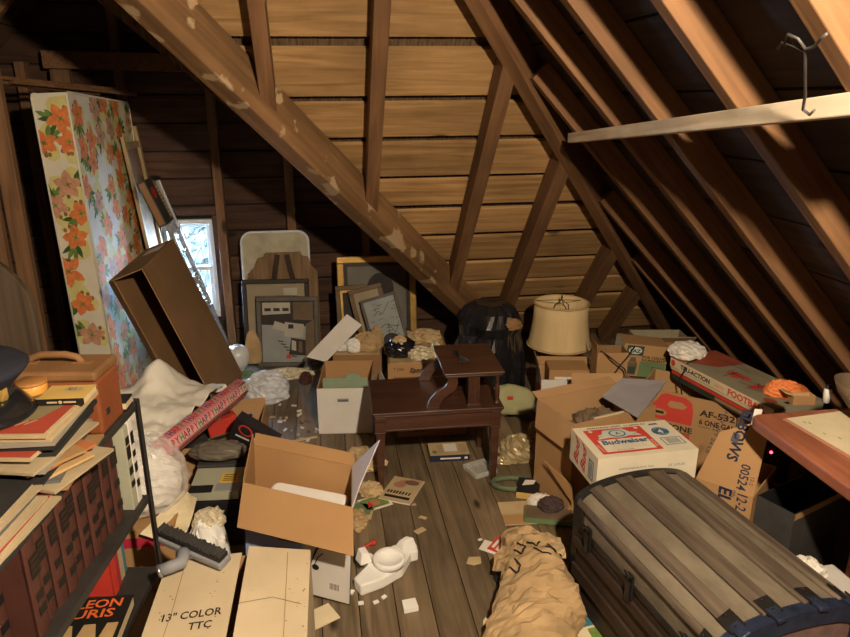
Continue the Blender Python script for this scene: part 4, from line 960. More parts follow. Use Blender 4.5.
# ================================================================ left middle: sheet, gift wrap, toys
K['sheetw'] = mat('white linen', (.84, .81, .72), .85, var=.06, bump=.12, bscale=14)
kb = frame((-.72, 2.74, 0), (-.355, 2.735, 0)) @ T(0, 0, .001)
carton('toy_carton', 'open brown box of toys under the roll of gift wrap', 'box', kb, .40, .42, .27, [K['kraft'], K['kraft_in']], {'back': (-4, .035)})
tag(MB().box(.012, .36, .012, .40, 0, .19).build('toy_bundle', K['darkgrey'], None, kb @ T(0, 0, .007)), 'dark heap of packaging inside the toy box', 'bundle')
def gm(b, F):
    f = F('front'); b.disc(f, .06, .125, .035, .03, 1); b.disc(f, .06, .125, .026, .021, 0, .002); b.text(f, '3', .098, .10, .080, 2, bold=.05, shear=.25); b.stroke(f, [(.025, .075), (.09, .085)], .010, 2); b.stroke(f, [(.015, .03), (.20, .045)], .012, 1); b.text(f, '3', .165, .02, .04, 2, bold=.03)
_m = basis(P(231, 420, .335)+V((0, 0, -.085)), (.80, -.36, -.48), (.18, -.62, .76)*1 if False else (.25, .93, -.30), (.52, .10, .85))
_x = V((.82, -.30, -.47)).normalized(); _y = V((.42, .86, .18)); _y = (_y-_x*_x.dot(_y)).normalized(); 
carton('racing_car_box', 'black glossy racing car box with a white number, tipped in the brown toy box', 'box', basis(P(234, 423, .39), _x, _y, _x.cross(_y)) @ T(0, 0, -.13), .20, .05, .165, [mat('glossy black card', (.022, .02, .024), .25, var=.2, spec=.6), K['black'], K['white_card']][:1]+[K['red_ink'], K['white_card']], closed=True, prints=gm)
for i, (x, y, z_, sx, sy, sz, rz, ry, m, lab) in enumerate([(.235, .10, .20, .10, .10, .05, 20, -14, K['green_ink'], 'green toy box wedged below the racing car box'), (.30, .06, .20, .06, .05, .07, -10, 8, K['white_card'], 'white and blue toy carton at the front of the toy box'), (.22, .24, .20, .14, .06, .07, 25, -20, K['red_ink'], 'dark red toy box beside the gift wrap roll'), (.34, .16, .20, .05, .10, .08, 5, 0, mat('blue toy card', (.03, .06, .25), .5, var=.2), 'blue toy carton behind the white one in the toy box')]):
    b = MB(); b.box(-sx/2, sx/2, -sy/2, sy/2, 0, sz, 0); F = basis((-sx/2, -sy/2, sz), (1, 0, 0), (0, 1, 0), (0, 0, 1)); b.rect(F, sx*.1, sy*.55, sx*.9, sy*.85, 1); b.rect(F, sx*.1, sy*.15, sx*.5, sy*.4, 2)
    tag(b.build('toy_box', [m, K['black'], K['yellow']], None, kb @ T(x, y, z_+.004+.012*i) @ Rz(rz) @ Ry(ry*.5), bevel=.002), lab, 'toy box', 'toy boxes in the brown box')
# white sheet heaped between the shelf and the long carton
b = MB()
pts = {(0, 0): P(112, 425, .40), (1, 0): P(158, 462, .36), (0, 1): P(112, 398, .36), (1, 1): P(238, 381, .27)}
def shf(u, v):
    c00, c10, c01, c11 = pts[(0, 0)], pts[(1, 0)], pts[(0, 1)], pts[(1, 1)]
    p = c00*(1-u)*(1-v)+c10*u*(1-v)+c01*(1-u)*v+c11*u*v
    p = p+V((0, 0, .15*math.exp(-((u-.42)**2/.03+(v-.80)**2/.035))+.05*sin(pi*v)))
    p += V((0, 0, .022*crease(p, 5, 3)+.012*crease(p, 12, 5))); p.y = min(max(p.y, 2.56), 3.275)
    return p
b.grid(46, 40, shf, 0, True); tag(b.build('white_sheet', K['sheetw'], None, solid=.002), 'large rumpled white sheet spread between the shelf and the leaning long carton', 'sheet')
sb_ = MB(); sb_.box(0, .30, 0, .32, 0, .27); carton('plain_carton', 'brown box hidden under the white sheet beside the shelf', 'box', T(-1.02, 2.82, .001), .28, .30, .28, [K['kraft_dk'], K['kraft_dk']], closed=True)
# gift wrap roll
A, Bq = P(161, 450, .425), P(240, 388, .36); d = (Bq-A); L = d.length; x = d.normalized(); zz = V((0, 0, 1)); zz = (zz-x*x.z).normalized(); yy = zz.cross(x)
t = thing('gift_wrap_roll', 'roll of pink gift wrap printed with coloured birthday lettering lying across the toy box', 'gift wrap', basis(A, x, yy, zz))
K['pink'] = mat('pink gift wrap', (.62, .24, .23), .3, var=.05, bump=.02, spec=.6); K['purple'] = mat('violet print', (.16, .06, .22), .4, var=0, bump=0); K['gp'] = mat('green print', (.05, .26, .10), .4, var=0, bump=0); K['rp'] = mat('red print', (.55, .02, .05), .4, var=0, bump=0); K['pale_pink'] = mat('pale pink print', (.72, .45, .42), .3, var=.04, bump=0)
R = .043
b = MB(); n = 36; b.tube([(L*k/6, 0, 0) for k in range(7)], R, 0, n)
for ri in range(5):
    th = radians(0+ri*52); nn = V((0, cos(th), sin(th))); tt = V((0, sin(th), -cos(th)))
    F = basis(nn*R, (1, 0, 0), tt, nn)
    b.rect(F, .01, -.017, L-.01, .017, 4 if ri % 2 else 0, .0026)
    cols = [3, 1, 2, 2, 1]
    xx = -.03*(ri % 3)+.01; k = ri
    while xx < L-.03:
        if xx > .005: b.text(F, 'HAPPY'[k % 5], xx, -.013, .042, [3, 3, 2, 1, 3][(k*2+ri) % 5], bold=.03, off=.0034)
        xx += .031; k += 1
b.build('paper_roll', [K['pink'], K['gp'], K['purple'], K['rp'], K['pale_pink']], t)
b = MB(); b.lathe([(R*.55, -.0008), (R*.55, .002), (R*.5, .002), (R*.5, -.0008)], 24, M=basis((L, 0, 0), (0, 1, 0), (0, 0, 1), (1, 0, 0))); b.build('core', K['kraft'], t)
# red striped box with plastic bag
rb = frame((-.98, 2.20, 0), (-.575, 2.185, 0)) @ T(0, 0, .001)
def rbp(b, F):
    f = F('front'); b.rect(f, 0, .18, .405, .22, 2); f = F('right'); b.rect(f, 0, .18, .30, .22, 2)
carton('red_striped_carton', 'brown box with a red tape band beside the shelf post', 'box', rb, .405, .30, .25, [K['kraft'], K['kraft_in'], mat('red tape', (.45, .03, .06), .4, var=.05)], prints=rbp, closed=True)
b = MB(); b.blob((0, 0, .10), (.14, .115, .12), .16, 2.4, 3, 0, 40, 24); tag(b.build('white_clothes', K['white_paper'], None, rb @ T(.27, .15, .258)), 'white cloth inside the clear plastic bag on the red striped box', 'cloth')
K['clear'] = mat('clear plastic film', (.93, .94, .95), .12, var=0, bump=.35, bscale=16, alpha=.28, spec=.9)
b = MB(); b.blob((0, 0, .125), (.165, .14, .165), .12, 2.6, 13, 0, 46, 28); tag(b.build('plastic_bag', K['clear'], None, rb @ T(.27, .15, .25)), 'clear plastic bag of white cloth on the red striped box beside the shelf', 'bag')
b = MB(); csheet(rb @ V((.30, -.03, .25)), rb @ V((.44, -.04, .19)), rb @ V((.41, .18, .285)), rb @ V((.45, .22, .23)), 14, 14, .012, 10, 3, b=b); tag(b.build('paper_bag_flap', K['cream'], None, solid=.002), 'crinkled cream paper edge under the plastic bag on the red striped box', 'paper')
K['vinyl'] = mat('grey brown vinyl', (.13, .11, .085), .45, var=.2, bump=.1)
# heap behind the foam box
dm = frame((-.565, 2.42, 0), (-.295, 2.40, 0)) @ T(0, 0, .001)
carton('black_carton', 'low black box under the beige gadget pack, between plastic bag and foam box', 'box', dm, .195, .20, .20, [K['black'], K['black']], closed=True)
def gd(b, F): f = F('top'); b.rect(f, .0, 0.0, .09, .05, 3); b.rect(f, .10, .01, .2, .06, 4); b.rect(f, .11, .06, .18, .13, 2); [b.rect(f, .12, .075+k*.013, .17, .08+k*.013, 5, .002) for k in range(4)]
carton('gadget_pack', 'beige gadget pack with a yellow label lying on the low black box', 'box', dm @ T(.0, .01, .204) @ Rx(4), .192, .17, .035, [K['palegreen'], K['palegreen'], mat('yellow label', (.65, .42, .06), .5, var=.05), K['black'], K['grey'], K['black_ink']], closed=True, prints=gd)
b = MB(); b.blob((0, 0, .032), (.115, .055, .04), .16, 2, 4, 0, 26, 16); tag(b.build('vinyl_pouch', K['vinyl'], None, T(-.475, 2.665, .0) @ Rz(-4)), 'dark grey vinyl pouch lying on its side behind the beige gadget pack', 'pouch')
bpy.data.objects['vinyl_pouch'].location.z = .262; bpy.data.objects['vinyl_pouch'].location.y = 2.66
tag(MB().box(0, .20, 0, .10, 0, .25).build('grey_carton', K['darkgrey'], None, dm @ T(-.01, .203, .0), bevel=.003), 'dark grey upright box carrying the vinyl pouch behind the low black box', 'box')
crumple('white_plastic_bag', 'crumpled white plastic bag on the floor left of the open foam box', 'bag', (-.475, 2.27, .001), (.07, .075, .14), K['foam'], 31, .2, 2.2)
crumple('grey_shirt', 'grey and cream patterned cloth lying over the white plastic bag', 'cloth', (-.47, 2.30, .17), (.055, .06, .04), K['lace'], 33, .3, 3)

# white grocery bag and lace by the pictures
K['bagw'] = mat('white film bag', (.62, .65, .70), .35, var=.05, bump=.3, bscale=22, spec=.5)
crumple('grocery_bag', 'white plastic grocery bag lying on the bluish floor in front of the leaning pictures', 'bag', P(266, 402, 0)+V((0, .05, .001)), (.13, .10, .105), K['bagw'], 41, .2, 2.3, nu=40, nv=24)
crumple('bubble_wrap', 'low strip of bubble wrap and lace on the floor below the village painting', 'wrap', P(283, 378, 0)+V((.03, .01, .001)), (.15, .055, .035), K['lace'], 43, .3, 3, nu=40, nv=14)
crumple('green_cloth', 'dull green cloth on the floor between porcelain base and grocery bag', 'cloth', P(246, 379, 0)+V((.01, -.02, .001)), (.045, .05, .04), K['green_ink'], 44, .3, 3)
crumple('maroon_cloth', 'small maroon cloth on the floor against the banker box', 'cloth', P(306, 383, 0)+V((.0, 0, .001)), (.035, .04, .045), K['maroon'], 45, .3, 3)
t = thing('glass_bottle', 'small clear glass figurine bottle standing by the banker box', 'bottle', T(*P(305, 374, 0)+V((0.02, .0, .001))))
b = MB(); b.lathe([(.02, 0), (.026, .01), (.026, .05), (.014, .075), (.02, .095), (.018, .115), (.004, .125)], 16); b.build('bottle_body', K['metal'], t)
# ================================================================ domed trunk
TX = V((-.15, .989, 0)).normalized(); TN = V((.925, 1.225, 0)); TL, TW, TZ, TR = .70, .455, .378, .082
TM = basis((TN.x, TN.y, .001), TX, V((-TX.y, TX.x, 0)), (0, 0, 1))          # x along, y to the left, so the body spans y -TW..0
K['tin'] = mat('dark pressed tin', (.075, .062, .048), .6, .15, var=.3, scale=12, bump=.35, bscale=70, dirt=((.13, .11, .085), 6, .60))
K['tintop'] = mat('dusty grey canvas', (.165, .138, .098), .8, var=.3, scale=14, bump=.3, bscale=70, stretch=(.5, 1, 1))
K['trunkwood'] = wood('trunk slats', (.075, .056, .04), (.16, .125, .09), 'X', 1.2, .65, knots=False, island=.12)
K['trunkbody'] = wood('trunk side', (.03, .019, .014), (.065, .042, .03), 'X', .8, .6, knots=False, island=.1)
K['bluetin'] = mat('blue black end trim', (.028, .038, .075), .45, .4, var=.3, scale=20, bump=.3, bscale=60)
K['plum'] = mat('plum scuffed panel', (.16, .10, .09), .7, var=.3, scale=14, bump=.3, bscale=40)
K['brass'] = mat('dark iron fittings', (.035, .032, .03), .45, .6, var=.3)
t = thing('domed_trunk', 'large old domed trunk with wooden slats and blue metal edging in the right foreground', 'trunk', TM)
b = MB(); b.box(0, TL, -TW, 0, 0, TZ-.062); b.build('trunk_body', K['trunkbody'], t, bevel=.004)
LZ = TZ-.058
def arch(f, off=0):                          # f 0..1 across the lid from left edge to right edge
    a = pi*(f); y = -TW/2+TW/2*cos(a); z = TZ+TR*(max(0, sin(a)))**.75
    n = V((0, cos(a)*.8, sin(a)+.25)).normalized(); return V((0, y, z))+n*off
N = 36
prof = [(0, LZ), ]+[(arch(k/N).y, arch(k/N).z) for k in range(N+1)]+[(-TW, LZ)]
b = MB(); b.prism(prof, .004, TL-.004, 0, M=basis((0, 0, 0), (0, 1, 0), (0, 0, 1), (1, 0, 0)))
for i in range(len(b.sm)): b.sm[i] = False
b.build('lid', K['tintop'], t)
for f in (.055, .235, .41, .59, .765, .945):  # wooden slats along the lid
    w_ = .052 if .1 < f < .9 else .040; b = MB(); df = w_/TW/1.35
    p0, p1 = [arch(max(.0, f-df/2+df*k/3), .0005) for k in range(4)], [arch(max(.0, f-df/2+df*k/3), .013) for k in range(4)]
    pr = [(p.y, p.z) for p in p0]+[(p.y, p.z) for p in p1[::-1]]
    b.prism(pr[::-1], .012, TL-.012, 0, M=basis((0, 0, 0), (0, 1, 0), (0, 0, 1), (1, 0, 0))); q = b.build('lid_slat', K['trunkwood'], t, bevel=.003)
    for xx in (.03,):
        c = arch(f, .0135); n = (arch(f, .02)-arch(f, .01)).normalized(); m_ = MB(M=basis((xx, c.y, c.z), (1, 0, 0), n.cross(V((1, 0, 0))), n)); m_.box(-.028, .028, -w_*.42, w_*.42, -.001, .003)
        for sx in (-.02, .02): m_.lathe([(.005, .003), (.004, .006), (.001, .007)], 8, M=T(sx, 0, 0))
        m_.build('slat_clamp', K['brass'], t)
for z0, z1, y_ in ((.115, .165, 0), (.295-.06+.0, .27, 0)):      # slats along the front
    b = MB(); b.box(.01, TL-.01, .0005, .013, z0, z1); b.build('body_slat', K['trunkwood'] if False else K['trunkbody'], t, bevel=.003)
b = MB(); b.box(0, TL, .0, .006, TZ-.074, TZ-.056); b.build('seam_strip', K['brass'], t)
for xx in (.10, .36, .60):                   # latches over the seam
    b = MB(); b.box(xx-.016, xx+.016, .0065, .013, TZ-.125, TZ-.02); b.box(xx-.010, xx+.010, .0135, .021, TZ-.11, TZ-.045); b.build('latch', K['brass'], t, bevel=.002)
    b = MB(); b.tube([(xx-.012, .014, TZ-.03), (xx-.014, .026, TZ-.012), (xx, .03, TZ-.004), (xx+.014, .026, TZ-.012), (xx+.012, .014, TZ-.03)], .003, seg=6); b.build('hasp_ring', K['brass'], t)
for xe, sg in ((0, -1), (TL, 1)):            # ends: metal edge band with scalloped clamps and an inset panel
    pr = [(0.003, 0), (.003, LZ)]+[(arch(k/N, .006).y, arch(k/N, .006).z) for k in range(N+1)]+[(-TW-.003, LZ), (-TW-.003, 0)]
    inn = [(-.04, .04), (-.04, LZ)]+[(-TW/2+(TW/2-.04)*cos(pi*k/N), TZ-.01+(TR-.035)*max(0, sin(pi*k/N))**.75) for k in range(N+1)]+[(-TW+.04, LZ), (-TW+.04, .04)]
    A_ = basis((xe-.014 if sg < 0 else xe-.02, 0, 0), (0, 1, 0), (0, 0, 1), (1, 0, 0)); n = len(pr)
    b = MB(); x0, x1 = (0, .034)
    v = [(y, z, x0) for y, z in pr]+[(y, z, x0) for y, z in inn]+[(y, z, x1) for y, z in pr]+[(y, z, x1) for y, z in inn]
    fs = []
    for k in range(n):
        j = (k+1) % n; fs += [(k, n+k, n+j, j), (2*n+k, 2*n+j, 3*n+j, 3*n+k), (k, j, 2*n+j, 2*n+k), (n+k, 3*n+k, 3*n+j, n+j)]
    b.add(v, fs, 0, M=A_); b.build('end_band', K['bluetin'] if sg < 0 else K['brass'], t)
    b = MB(); b.prism([(y, z) for y, z in inn], .008, .012, 0, M=A_); b.build('end_panel', K['plum'], t)
    for f in (.055, .235, .41, .59, .765, .945):
        if sg > 0: break
        c = arch(f, .008); n_ = (arch(f, .02)-arch(f, .01)).normalized(); m_ = MB(M=basis((xe+sg*.0, c.y, c.z), (1, 0, 0), n_.cross(V((1, 0, 0))), n_)); m_.box(-.024, .024, -.016, .016, -.004, .010); m_.build('edge_clamp', K['bluetin'] if sg < 0 else K['brass'], t, bevel=.004)
for y_ in (.0,):
    for xx in (.0, TL):
        b = MB(); b.box(xx-.006 if xx == 0 else xx-.05, xx+.05 if xx == 0 else xx+.006, -.05, .007, TZ-.058, TZ+.03); b.build('corner_plate', K['brass'], t, bevel=.006)

# ================================================================ beer case on boxes
bz, bh, bwid, bdep = .500, .128, .388, .238
BM = frame(P(594, 463, bz), P(702, 449, bz), 0) @ Rz(-2.5) @ T(.026, .022, 0)
_o = BM.translation.copy()
carton('cream_carton', 'cream cardboard box under the white and red beer case, mostly behind the trunk', 'box', BM @ T(.12, .02, .001), bwid-.12, bdep-.03, bz-bh-.004, [K['cream'], K['cream'], K['red_ink']], closed=True, prints=lambda b, F: (b.rect(F('front'), .20, .27, .25, .32, 2), ))
def bud(b, F):
    f = F('top') @ Matrix.Diagonal((.915, .875, 1, 1)); O = .0009
    def R(x0, y0, x1, y1, m, k=0): b.rect(f, x0, y0, x1, y1, m, O+k*.0006)
    R(.035, .028, .29, .238, 2); R(.058, .042, .268, .142, 3, 1)
    b.poly(f, [(.066, .150), (.082, .175), (.075, .182), (.10, .192), (.115, .225), (.205, .228), (.222, .195), (.252, .188), (.246, .178), (.262, .158), (.205, .163), (.17, .15), (.12, .158)], 4, O+.0006)
    b.disc(f, .165, .188, .036, .030, 5, O+.0012); b.disc(f, .165, .188, .029, .024, 4, O+.0018); b.text(f, 'A', .155, .176, .032, 5, bold=.02, off=O+.0024)
    for k in range(5): R(.10+k*.0, .2205-k*.0, .22, .2215, 5, 2)
    for x in (.085, .235): b.stroke(f, [(x-.010, .168), (x+.012, .176)], .0025, 5, O+.0014)
    b.disc(f, .062, .222, .011, .011, 3, O+.0007, 4); b.disc(f, .264, .222, .011, .011, 3, O+.0007, 4)
    b.text(f, 'Budweiser', .066, .100, .052, 5, bold=.035, width=.20, shear=.1, off=O+.0016)
    for k in range(4): R(.085+.006*k, .060+.010*k, .25-.006*k, .0622+.010*k, 6, 2)
    b.text(f, 'KING OF BEERS', .10, .046, .011, 5, off=O+.0014)
    b.text(f, 'GENUINE', .054, .045, .015, 3, rot=pi/2+.12, off=O+.0008); b.text(f, 'GENUINE', .283, .05, .015, 3, rot=pi/2, off=O+.0008)
    b.text(f, 'PRINTING UNIT  11-0905-06', .06, .246, .017, 1, bold=.02, width=.26, off=O)
    b.disc(f, .352, .175, .036, .036, 5, O, 26); b.text(f, '4', .340, .158, .042, 3, bold=.04, off=O+.0008); b.text(f, 'SIX PACKS', .329, .146, .010, 3, off=O+.0008)
    for a in range(7): b.disc(f, .352+.027*cos(pi*(.15+a*.117)), .175+.027*sin(pi*(.15+a*.117)), .0025, .003, 3, O+.0008, 6)
    b.ring(f, .318, .055, .405, .118, .004, 5, O); [b.rect(f, .335+k*.0052, .066, .3372+k*.0052, .108, 5, O) for k in range(11)]
    b.poly(f, [(.33, .235), (.335, .247), (.37, .25), (.375, .236)], 5, O)
    f = F('front') @ Matrix.Diagonal((.915, 1, 1, 1)); b.text(f, 'ANHEUSER-BUSCH, INC.', .09, .075, .010, 5, width=.15, off=O); b.text(f, 'ST. LOUIS', .30, .07, .013, 5, width=.07, off=O)
    f = F('left') @ Matrix.Diagonal((.89, 1, 1, 1)); b.text(f, 'Bud', .085, .012, .062, 2, rot=pi/2*.95, bold=.03, shear=.3, off=O); b.text(f, 'Bud', .155, .012, .062, 2, rot=pi/2*.95, bold=.03, shear=.3, off=O); b.ring(f, .19, .02, .235, .095, .005, 5, O); [b.rect(f, .2+k*.005, .03, .2022+k*.005, .085, 5, O) for k in range(5)]
K['beerwhite'] = mat('cream white carton', (.66, .60, .46), .6, var=.06, bump=.05); K['label_red'] = mat('label red', (.55, .06, .045), .6, var=.06, bump=0); K['label_blue'] = mat('label blue', (.035, .12, .22), .6, var=.05, bump=0); K['faint'] = mat('faint grey print', (.42, .42, .38), .7, var=.05, bump=0); K['pale_label'] = mat('pale grey green banner', (.50, .54, .48), .7, var=.05, bump=0)
carton('beer_case', 'white beer case with a red label and blue lettering on its top, behind the trunk', 'box', BM @ T(0, 0, bz-bh), bwid, bdep, bh, [K['beerwhite'], K['black_ink'], K['label_red'], K['beerwhite'], K['pale_label'], K['label_blue'], K['faint']], closed=True, prints=bud)

# big open carton
A_, B_, C_ = V((.915, 2.66, 0)), V((1.325, 2.775, 0)), V((1.40, 2.50, 0))
x_ = (B_-A_).normalized(); dep = .27; D_ = A_+V((x_.y, -x_.x, 0))*dep
bgm = basis((D_.x, D_.y, .001), x_, V((-x_.y, x_.x, 0)), (0, 0, 1))
carton('big_open_carton', 'large plain brown open box standing behind the beer case', 'box', bgm, .43, dep, .432, [K['kraft'], K['kraft_in']], {'left': (168, .12, .03), 'back': (70, .05)})
tag(MB().box(.012, .418, .012, dep-.012, 0, .25).build('paper_bundle', K['kraft_dk'], None, bgm @ T(0, 0, .0065)), 'brown bundle inside the large open box', 'bundle')
crumple('crumpled_paper', 'crumpled brown paper inside the large open box', 'paper', bgm @ V((.25, .17, .26)), (.10, .07, .07), K['umber'], 51, .35, 3)
tag(MB().box(.0, .24, 0, .006, 0, .16).build('cardboard_strip', K['kraft_lt'], None, bgm @ T(.13, .02, .262) @ Rx(-6)), 'pale cardboard panel inside the large open box, next to the beer case', 'card')

q = [p+V((-.012, -.03, 0)) for p in (P(545, 458, .20), P(551, 470, .12), P(573, 500, .09), P(572, 482, .17))]
b = MB(); b.add(q+[p+V((.004, .006, 0)) for p in q], [(0, 1, 2, 3), (7, 6, 5, 4), (0, 4, 5, 1), (1, 5, 6, 2), (2, 6, 7, 3), (3, 7, 4, 0)]); tag(b.build('torn_cardboard', K['kraft'], None), 'torn cardboard corner leaning on the front of the large open box', 'card')
# lilac grey panel, antifreeze box, game boxes
P1, P2, P3, P4 = P(602, 396, .44), P(638, 417, .44), P(622, 378, .47), P(667, 381, .47)
b = MB(); b.add([P1, P2, P4, P3]+[p-V((0, 0, .005)) for p in (P1, P2, P4, P3)], [(0, 1, 2, 3), (7, 6, 5, 4), (0, 4, 5, 1), (1, 5, 6, 2), (2, 6, 7, 3), (3, 7, 4, 0)]); tag(b.build('grey_card_panel', mat('lilac grey card', (.33, .31, .33), .75, var=.06), None), 'lilac grey cardboard panel lying flat behind the large open box', 'card')
FMx = frame((1.50, 2.86, 0), (1.86, 2.545, 0))
def fire(b, F):
    f = F('front') @ Matrix.Diagonal((1, .92, 1, 1)); O = .001
    jug = [(.045, .02), (.045, .26), (.06, .32), (.085, .35), (.10, .385), (.125, .398), (.215, .392), (.245, .37), (.255, .32), (.25, .10), (.235, .02)]
    b.poly(f, jug, 2, O); b.poly(f, [(.135, .335), (.145, .36), (.20, .362), (.225, .345), (.21, .325), (.15, .322)], 0, O+.0006)
    b.disc(f, .10, .285, .036, .020, 3, O+.0006); b.rect(f, .078, .278, .122, .292, 4, O+.0012)
    b.rect(f, .03, .19, .262, .245, 3, O+.0006); b.text(f, 'FIRESTONE', .036, .203, .042, 4, bold=.03, width=.222, off=O+.0012); b.rect(f, .06, .193, .25, .197, 4, O+.0012)
    b.text(f, 'AF-532', .285, .315, .046, 4, bold=.03, width=.155, off=O); b.text(f, '6 ONE GAL.', .285, .268, .040, 4, bold=.03, width=.16, off=O); b.text(f, 'PLASTIC BOTTLES', .285, .25, .013, 4, width=.12, off=O); b.disc(f, .37, .12, .014, .012, 4, O)
    f = F('left'); b.text(f, 'RE', .15, .26, .09, 4, bold=.03, off=O); b.poly(f, [(.02, .05), (.02, .3), (.1, .36), (.1, .05)], 2, O)
carton('antifreeze_carton', 'brown box printed with a red jug and AF-532 lettering behind the beer case', 'box', FMx @ T(0, 0, .001), .475, .27, .372, [K['kraft'], K['kraft_in'], K['label_red'], K['kraft'], K['black_ink']], {'left': (150, .05)}, closed=False, prints=fire)
def gamebox(nm, lab, M, w, d, h, base, prints):
    t = thing(nm, lab, 'game box', M); b = MB(); b.box(.003, w-.003, .003, d-.003, 0, h*.6); b.build('box_base', base[0], t, bevel=.002)
    b = MB(); b.box(0, w, 0, d, h*.22, h); prints(b, lambda s: face(s, w, d, h)); b.build('lid', base[1:], t, bevel=0)
Aa, Bb = P(671, 357, .487), P(777, 411, .487)
GM = frame(Aa, Bb, 0)
K['gametop'] = mat('faded olive game lid', (.27, .24, .16), .55, var=.12, scale=5, bump=.05); K['cream_side'] = mat('cream game side', (.62, .52, .33), .6, var=.06)
def tru(b, F):
    f = F('top'); b.poly(f, [(0, .0), (.0, .275), (.20, .275), (.19, .12), (.06, .0)], 1, .001)
    rnd = random.Random(8)
    for cx, cy in ((.26, .11), (.42, .10)):
        for k in range(5): b.poly(f, [(cx+.02*k, cy+rnd.uniform(-.03, .03)), (cx+.02*k+.035, cy+rnd.uniform(-.02, .04)), (cx+.02*k+.02, cy+.05), (cx+.02*k-.01, cy+.03)], 4 if k % 2 else 2, .0014+k*.0001)
        for k in range(6): b.stroke(f, [(cx+rnd.uniform(-.06, .12), cy+rnd.uniform(-.06, .06)), (cx+rnd.uniform(-.02, .1), cy+rnd.uniform(-.06, .06))], .003, 3, .002+k*.0001)
    b.stroke(f, [(.1, .24), (.58, .22)], .004, 4, .0016); b.stroke(f, [(.1, .2), (.3, .21)], .004, 3, .0017); b.disc(f, .57, .05, .03, .025, 4, .0016); b.disc(f, .57, .2, .03, .025, 4, .0016); b.rect(f, .6, .09, .62, .17, 3, .0016)
    f = F('front'); b.rect(f, 0, .016, .64, .06, 5, .0008); b.disc(f, .022, .037, .016, .016, 2, .0014); b.text(f, 'TRU-ACTION', .075, .025, .031, 3, bold=.04, width=.20, off=.0014); b.text(f, 'ELECTRIC', .305, .03, .018, 2, width=.06, off=.0014); b.text(f, 'FOOTBALL', .385, .021, .042, 2, bold=.04, width=.215, off=.0014)
K['faded_red'] = mat('faded red print', (.30, .07, .04), .6, var=.15)
gamebox('football_game', 'faded olive football game box with cream lettered side, top of the two flat game boxes', GM @ T(0, 0, .427), .64, .275, .06, [K['cream_side'], K['gametop'], K['faded_red'], K['label_red'], K['black_ink'], K['faded_red'], K['cream_side']], tru)
gamebox('board_game', 'dark green and red flat game box lying under the football game', GM @ T(.01, .008, .3765), .635, .262, .048, [K['darkgrey'], mat('dark green lid', (.03, .045, .03), .5, var=.2), K['red_ink'], K['kraft_dk']], lambda b, F: (b.rect(F('front'), .0, .030, .63, .047, 1, .001), b.rect(F('front'), .3, .012, .6, .026, 2, .0014)))
carton('lower_brown_carton', 'brown box carrying the two flat game boxes under the roof slope', 'box', GM @ T(.42, .045, .001), .20, .20, .365, [K['kraft_dk'], K['kraft_dk']], closed=True)
crumple('canvas_hat', 'white canvas cap draped over the far end of the football game', 'cap', GM @ V((.012, .085, .489)), (.085, .075, .042), K['white_paper'], 55, .25, 2)
b = MB(); b.tube([GM @ V(p) for p in ((.08, .1, .494), (.10, .02, .495), (.115, -.004, .47), (.09, -.012, .40), (.13, -.02, .34), (.05, -.03, .30))], .004, seg=6); tag(b.build('power_cord', K['black'], None), 'thin black cord hanging over the side of the football game', 'cord')
crumple('orange_cloth', 'orange cloth lying between the football game and the table end', 'cloth', GM @ V((.57, .17, .489)), (.06, .06, .035), mat('orange cloth', (.55, .15, .04), .8, var=.2), 56, .3, 3)
# colour film boxes at the back
pzm = frame(P(620, 378, .30), P(663, 378, .30), 0)
carton('plain_brown_carton', 'brown box under the green printed box at the back right', 'box', pzm @ T(-.02, 0, .001), .30, .24, .275, [K['kraft_dk'], K['kraft_dk']], closed=True)
def paz(b, F):
    f = F('front'); O = .001
    b.rect(f, .015, .155, .105, .225, 3, O); b.disc(f, .06, .19, .036, .026, 4, O+.0006); b.text(f, 'PAZ', .032, .176, .034, 3, bold=.04, width=.056, off=O+.0012)
    b.rect(f, .095, 0, .235, .115, 2, O); b.text(f, 'POR COLOR', .103, .138, .026, 1, bold=.03, width=.125, off=O); b.text(f, 'DURALENT', .103, .118, .022, 1, bold=.03, width=.125, off=O+.0006)
    b.poly(f, [(.028, .01), (.028, .085), (.035, .1), (.04, .12), (.045, .14), (.07, .14), (.073, .12), (.08, .1), (.085, .085), (.082, .01)], 5, O); b.rect(f, .034, .02, .078, .07, 3, O+.0005); b.disc(f, .057, .1, .012, .012, 6, O+.0006)
    for k in range(5): b.rect(f, .16, .02+k*.014, .22-.01*(k % 2), .024+k*.014, 3, O+.0006)
    f = F('left'); b.rect(f, .0, 0, .16, .14, 7, O); b.rect(f, 0, .14, .16, .235, 8, O)
carton('green_printed_box', 'brown and green printed box with a bottle picture at the back right', 'box', pzm @ T(.0, .03, .285) @ Ry(6) @ T(0, 0, .022) @ Matrix.Diagonal((1, 1, .76, 1)), .24, .16, .235, [K['kraft'], K['black_ink'], K['green_ink'], mat('dark olive ink', (.04, .055, .045), .7, var=.1), K['pale_label'], mat('olive bottle print', (.10, .10, .06), .7, var=.2), K['faded_red'], mat('steel blue card', (.07, .16, .22), .7, var=.1), K['faint']], closed=True, prints=paz)
pz2 = pzm @ T(.22, .25, 0)
carton('olive_carton', 'dull green topped brown box just behind the green printed box', 'box', pz2 @ T(-.05, .0, .001), .30, .22, .41, [K['kraft_dk'], K['gametop']], {'front': (40, .05)})
ob = frame(P(588, 384, .30), P(622, 384, .30), 0)
carton('corded_carton', 'open brown box with a black cord hanging over it right of the lampshade', 'box', ob @ T(.045, .03, .001), .16, .12, .46, [K['kraft'], K['kraft_dk']], {'left': (10, .05)})
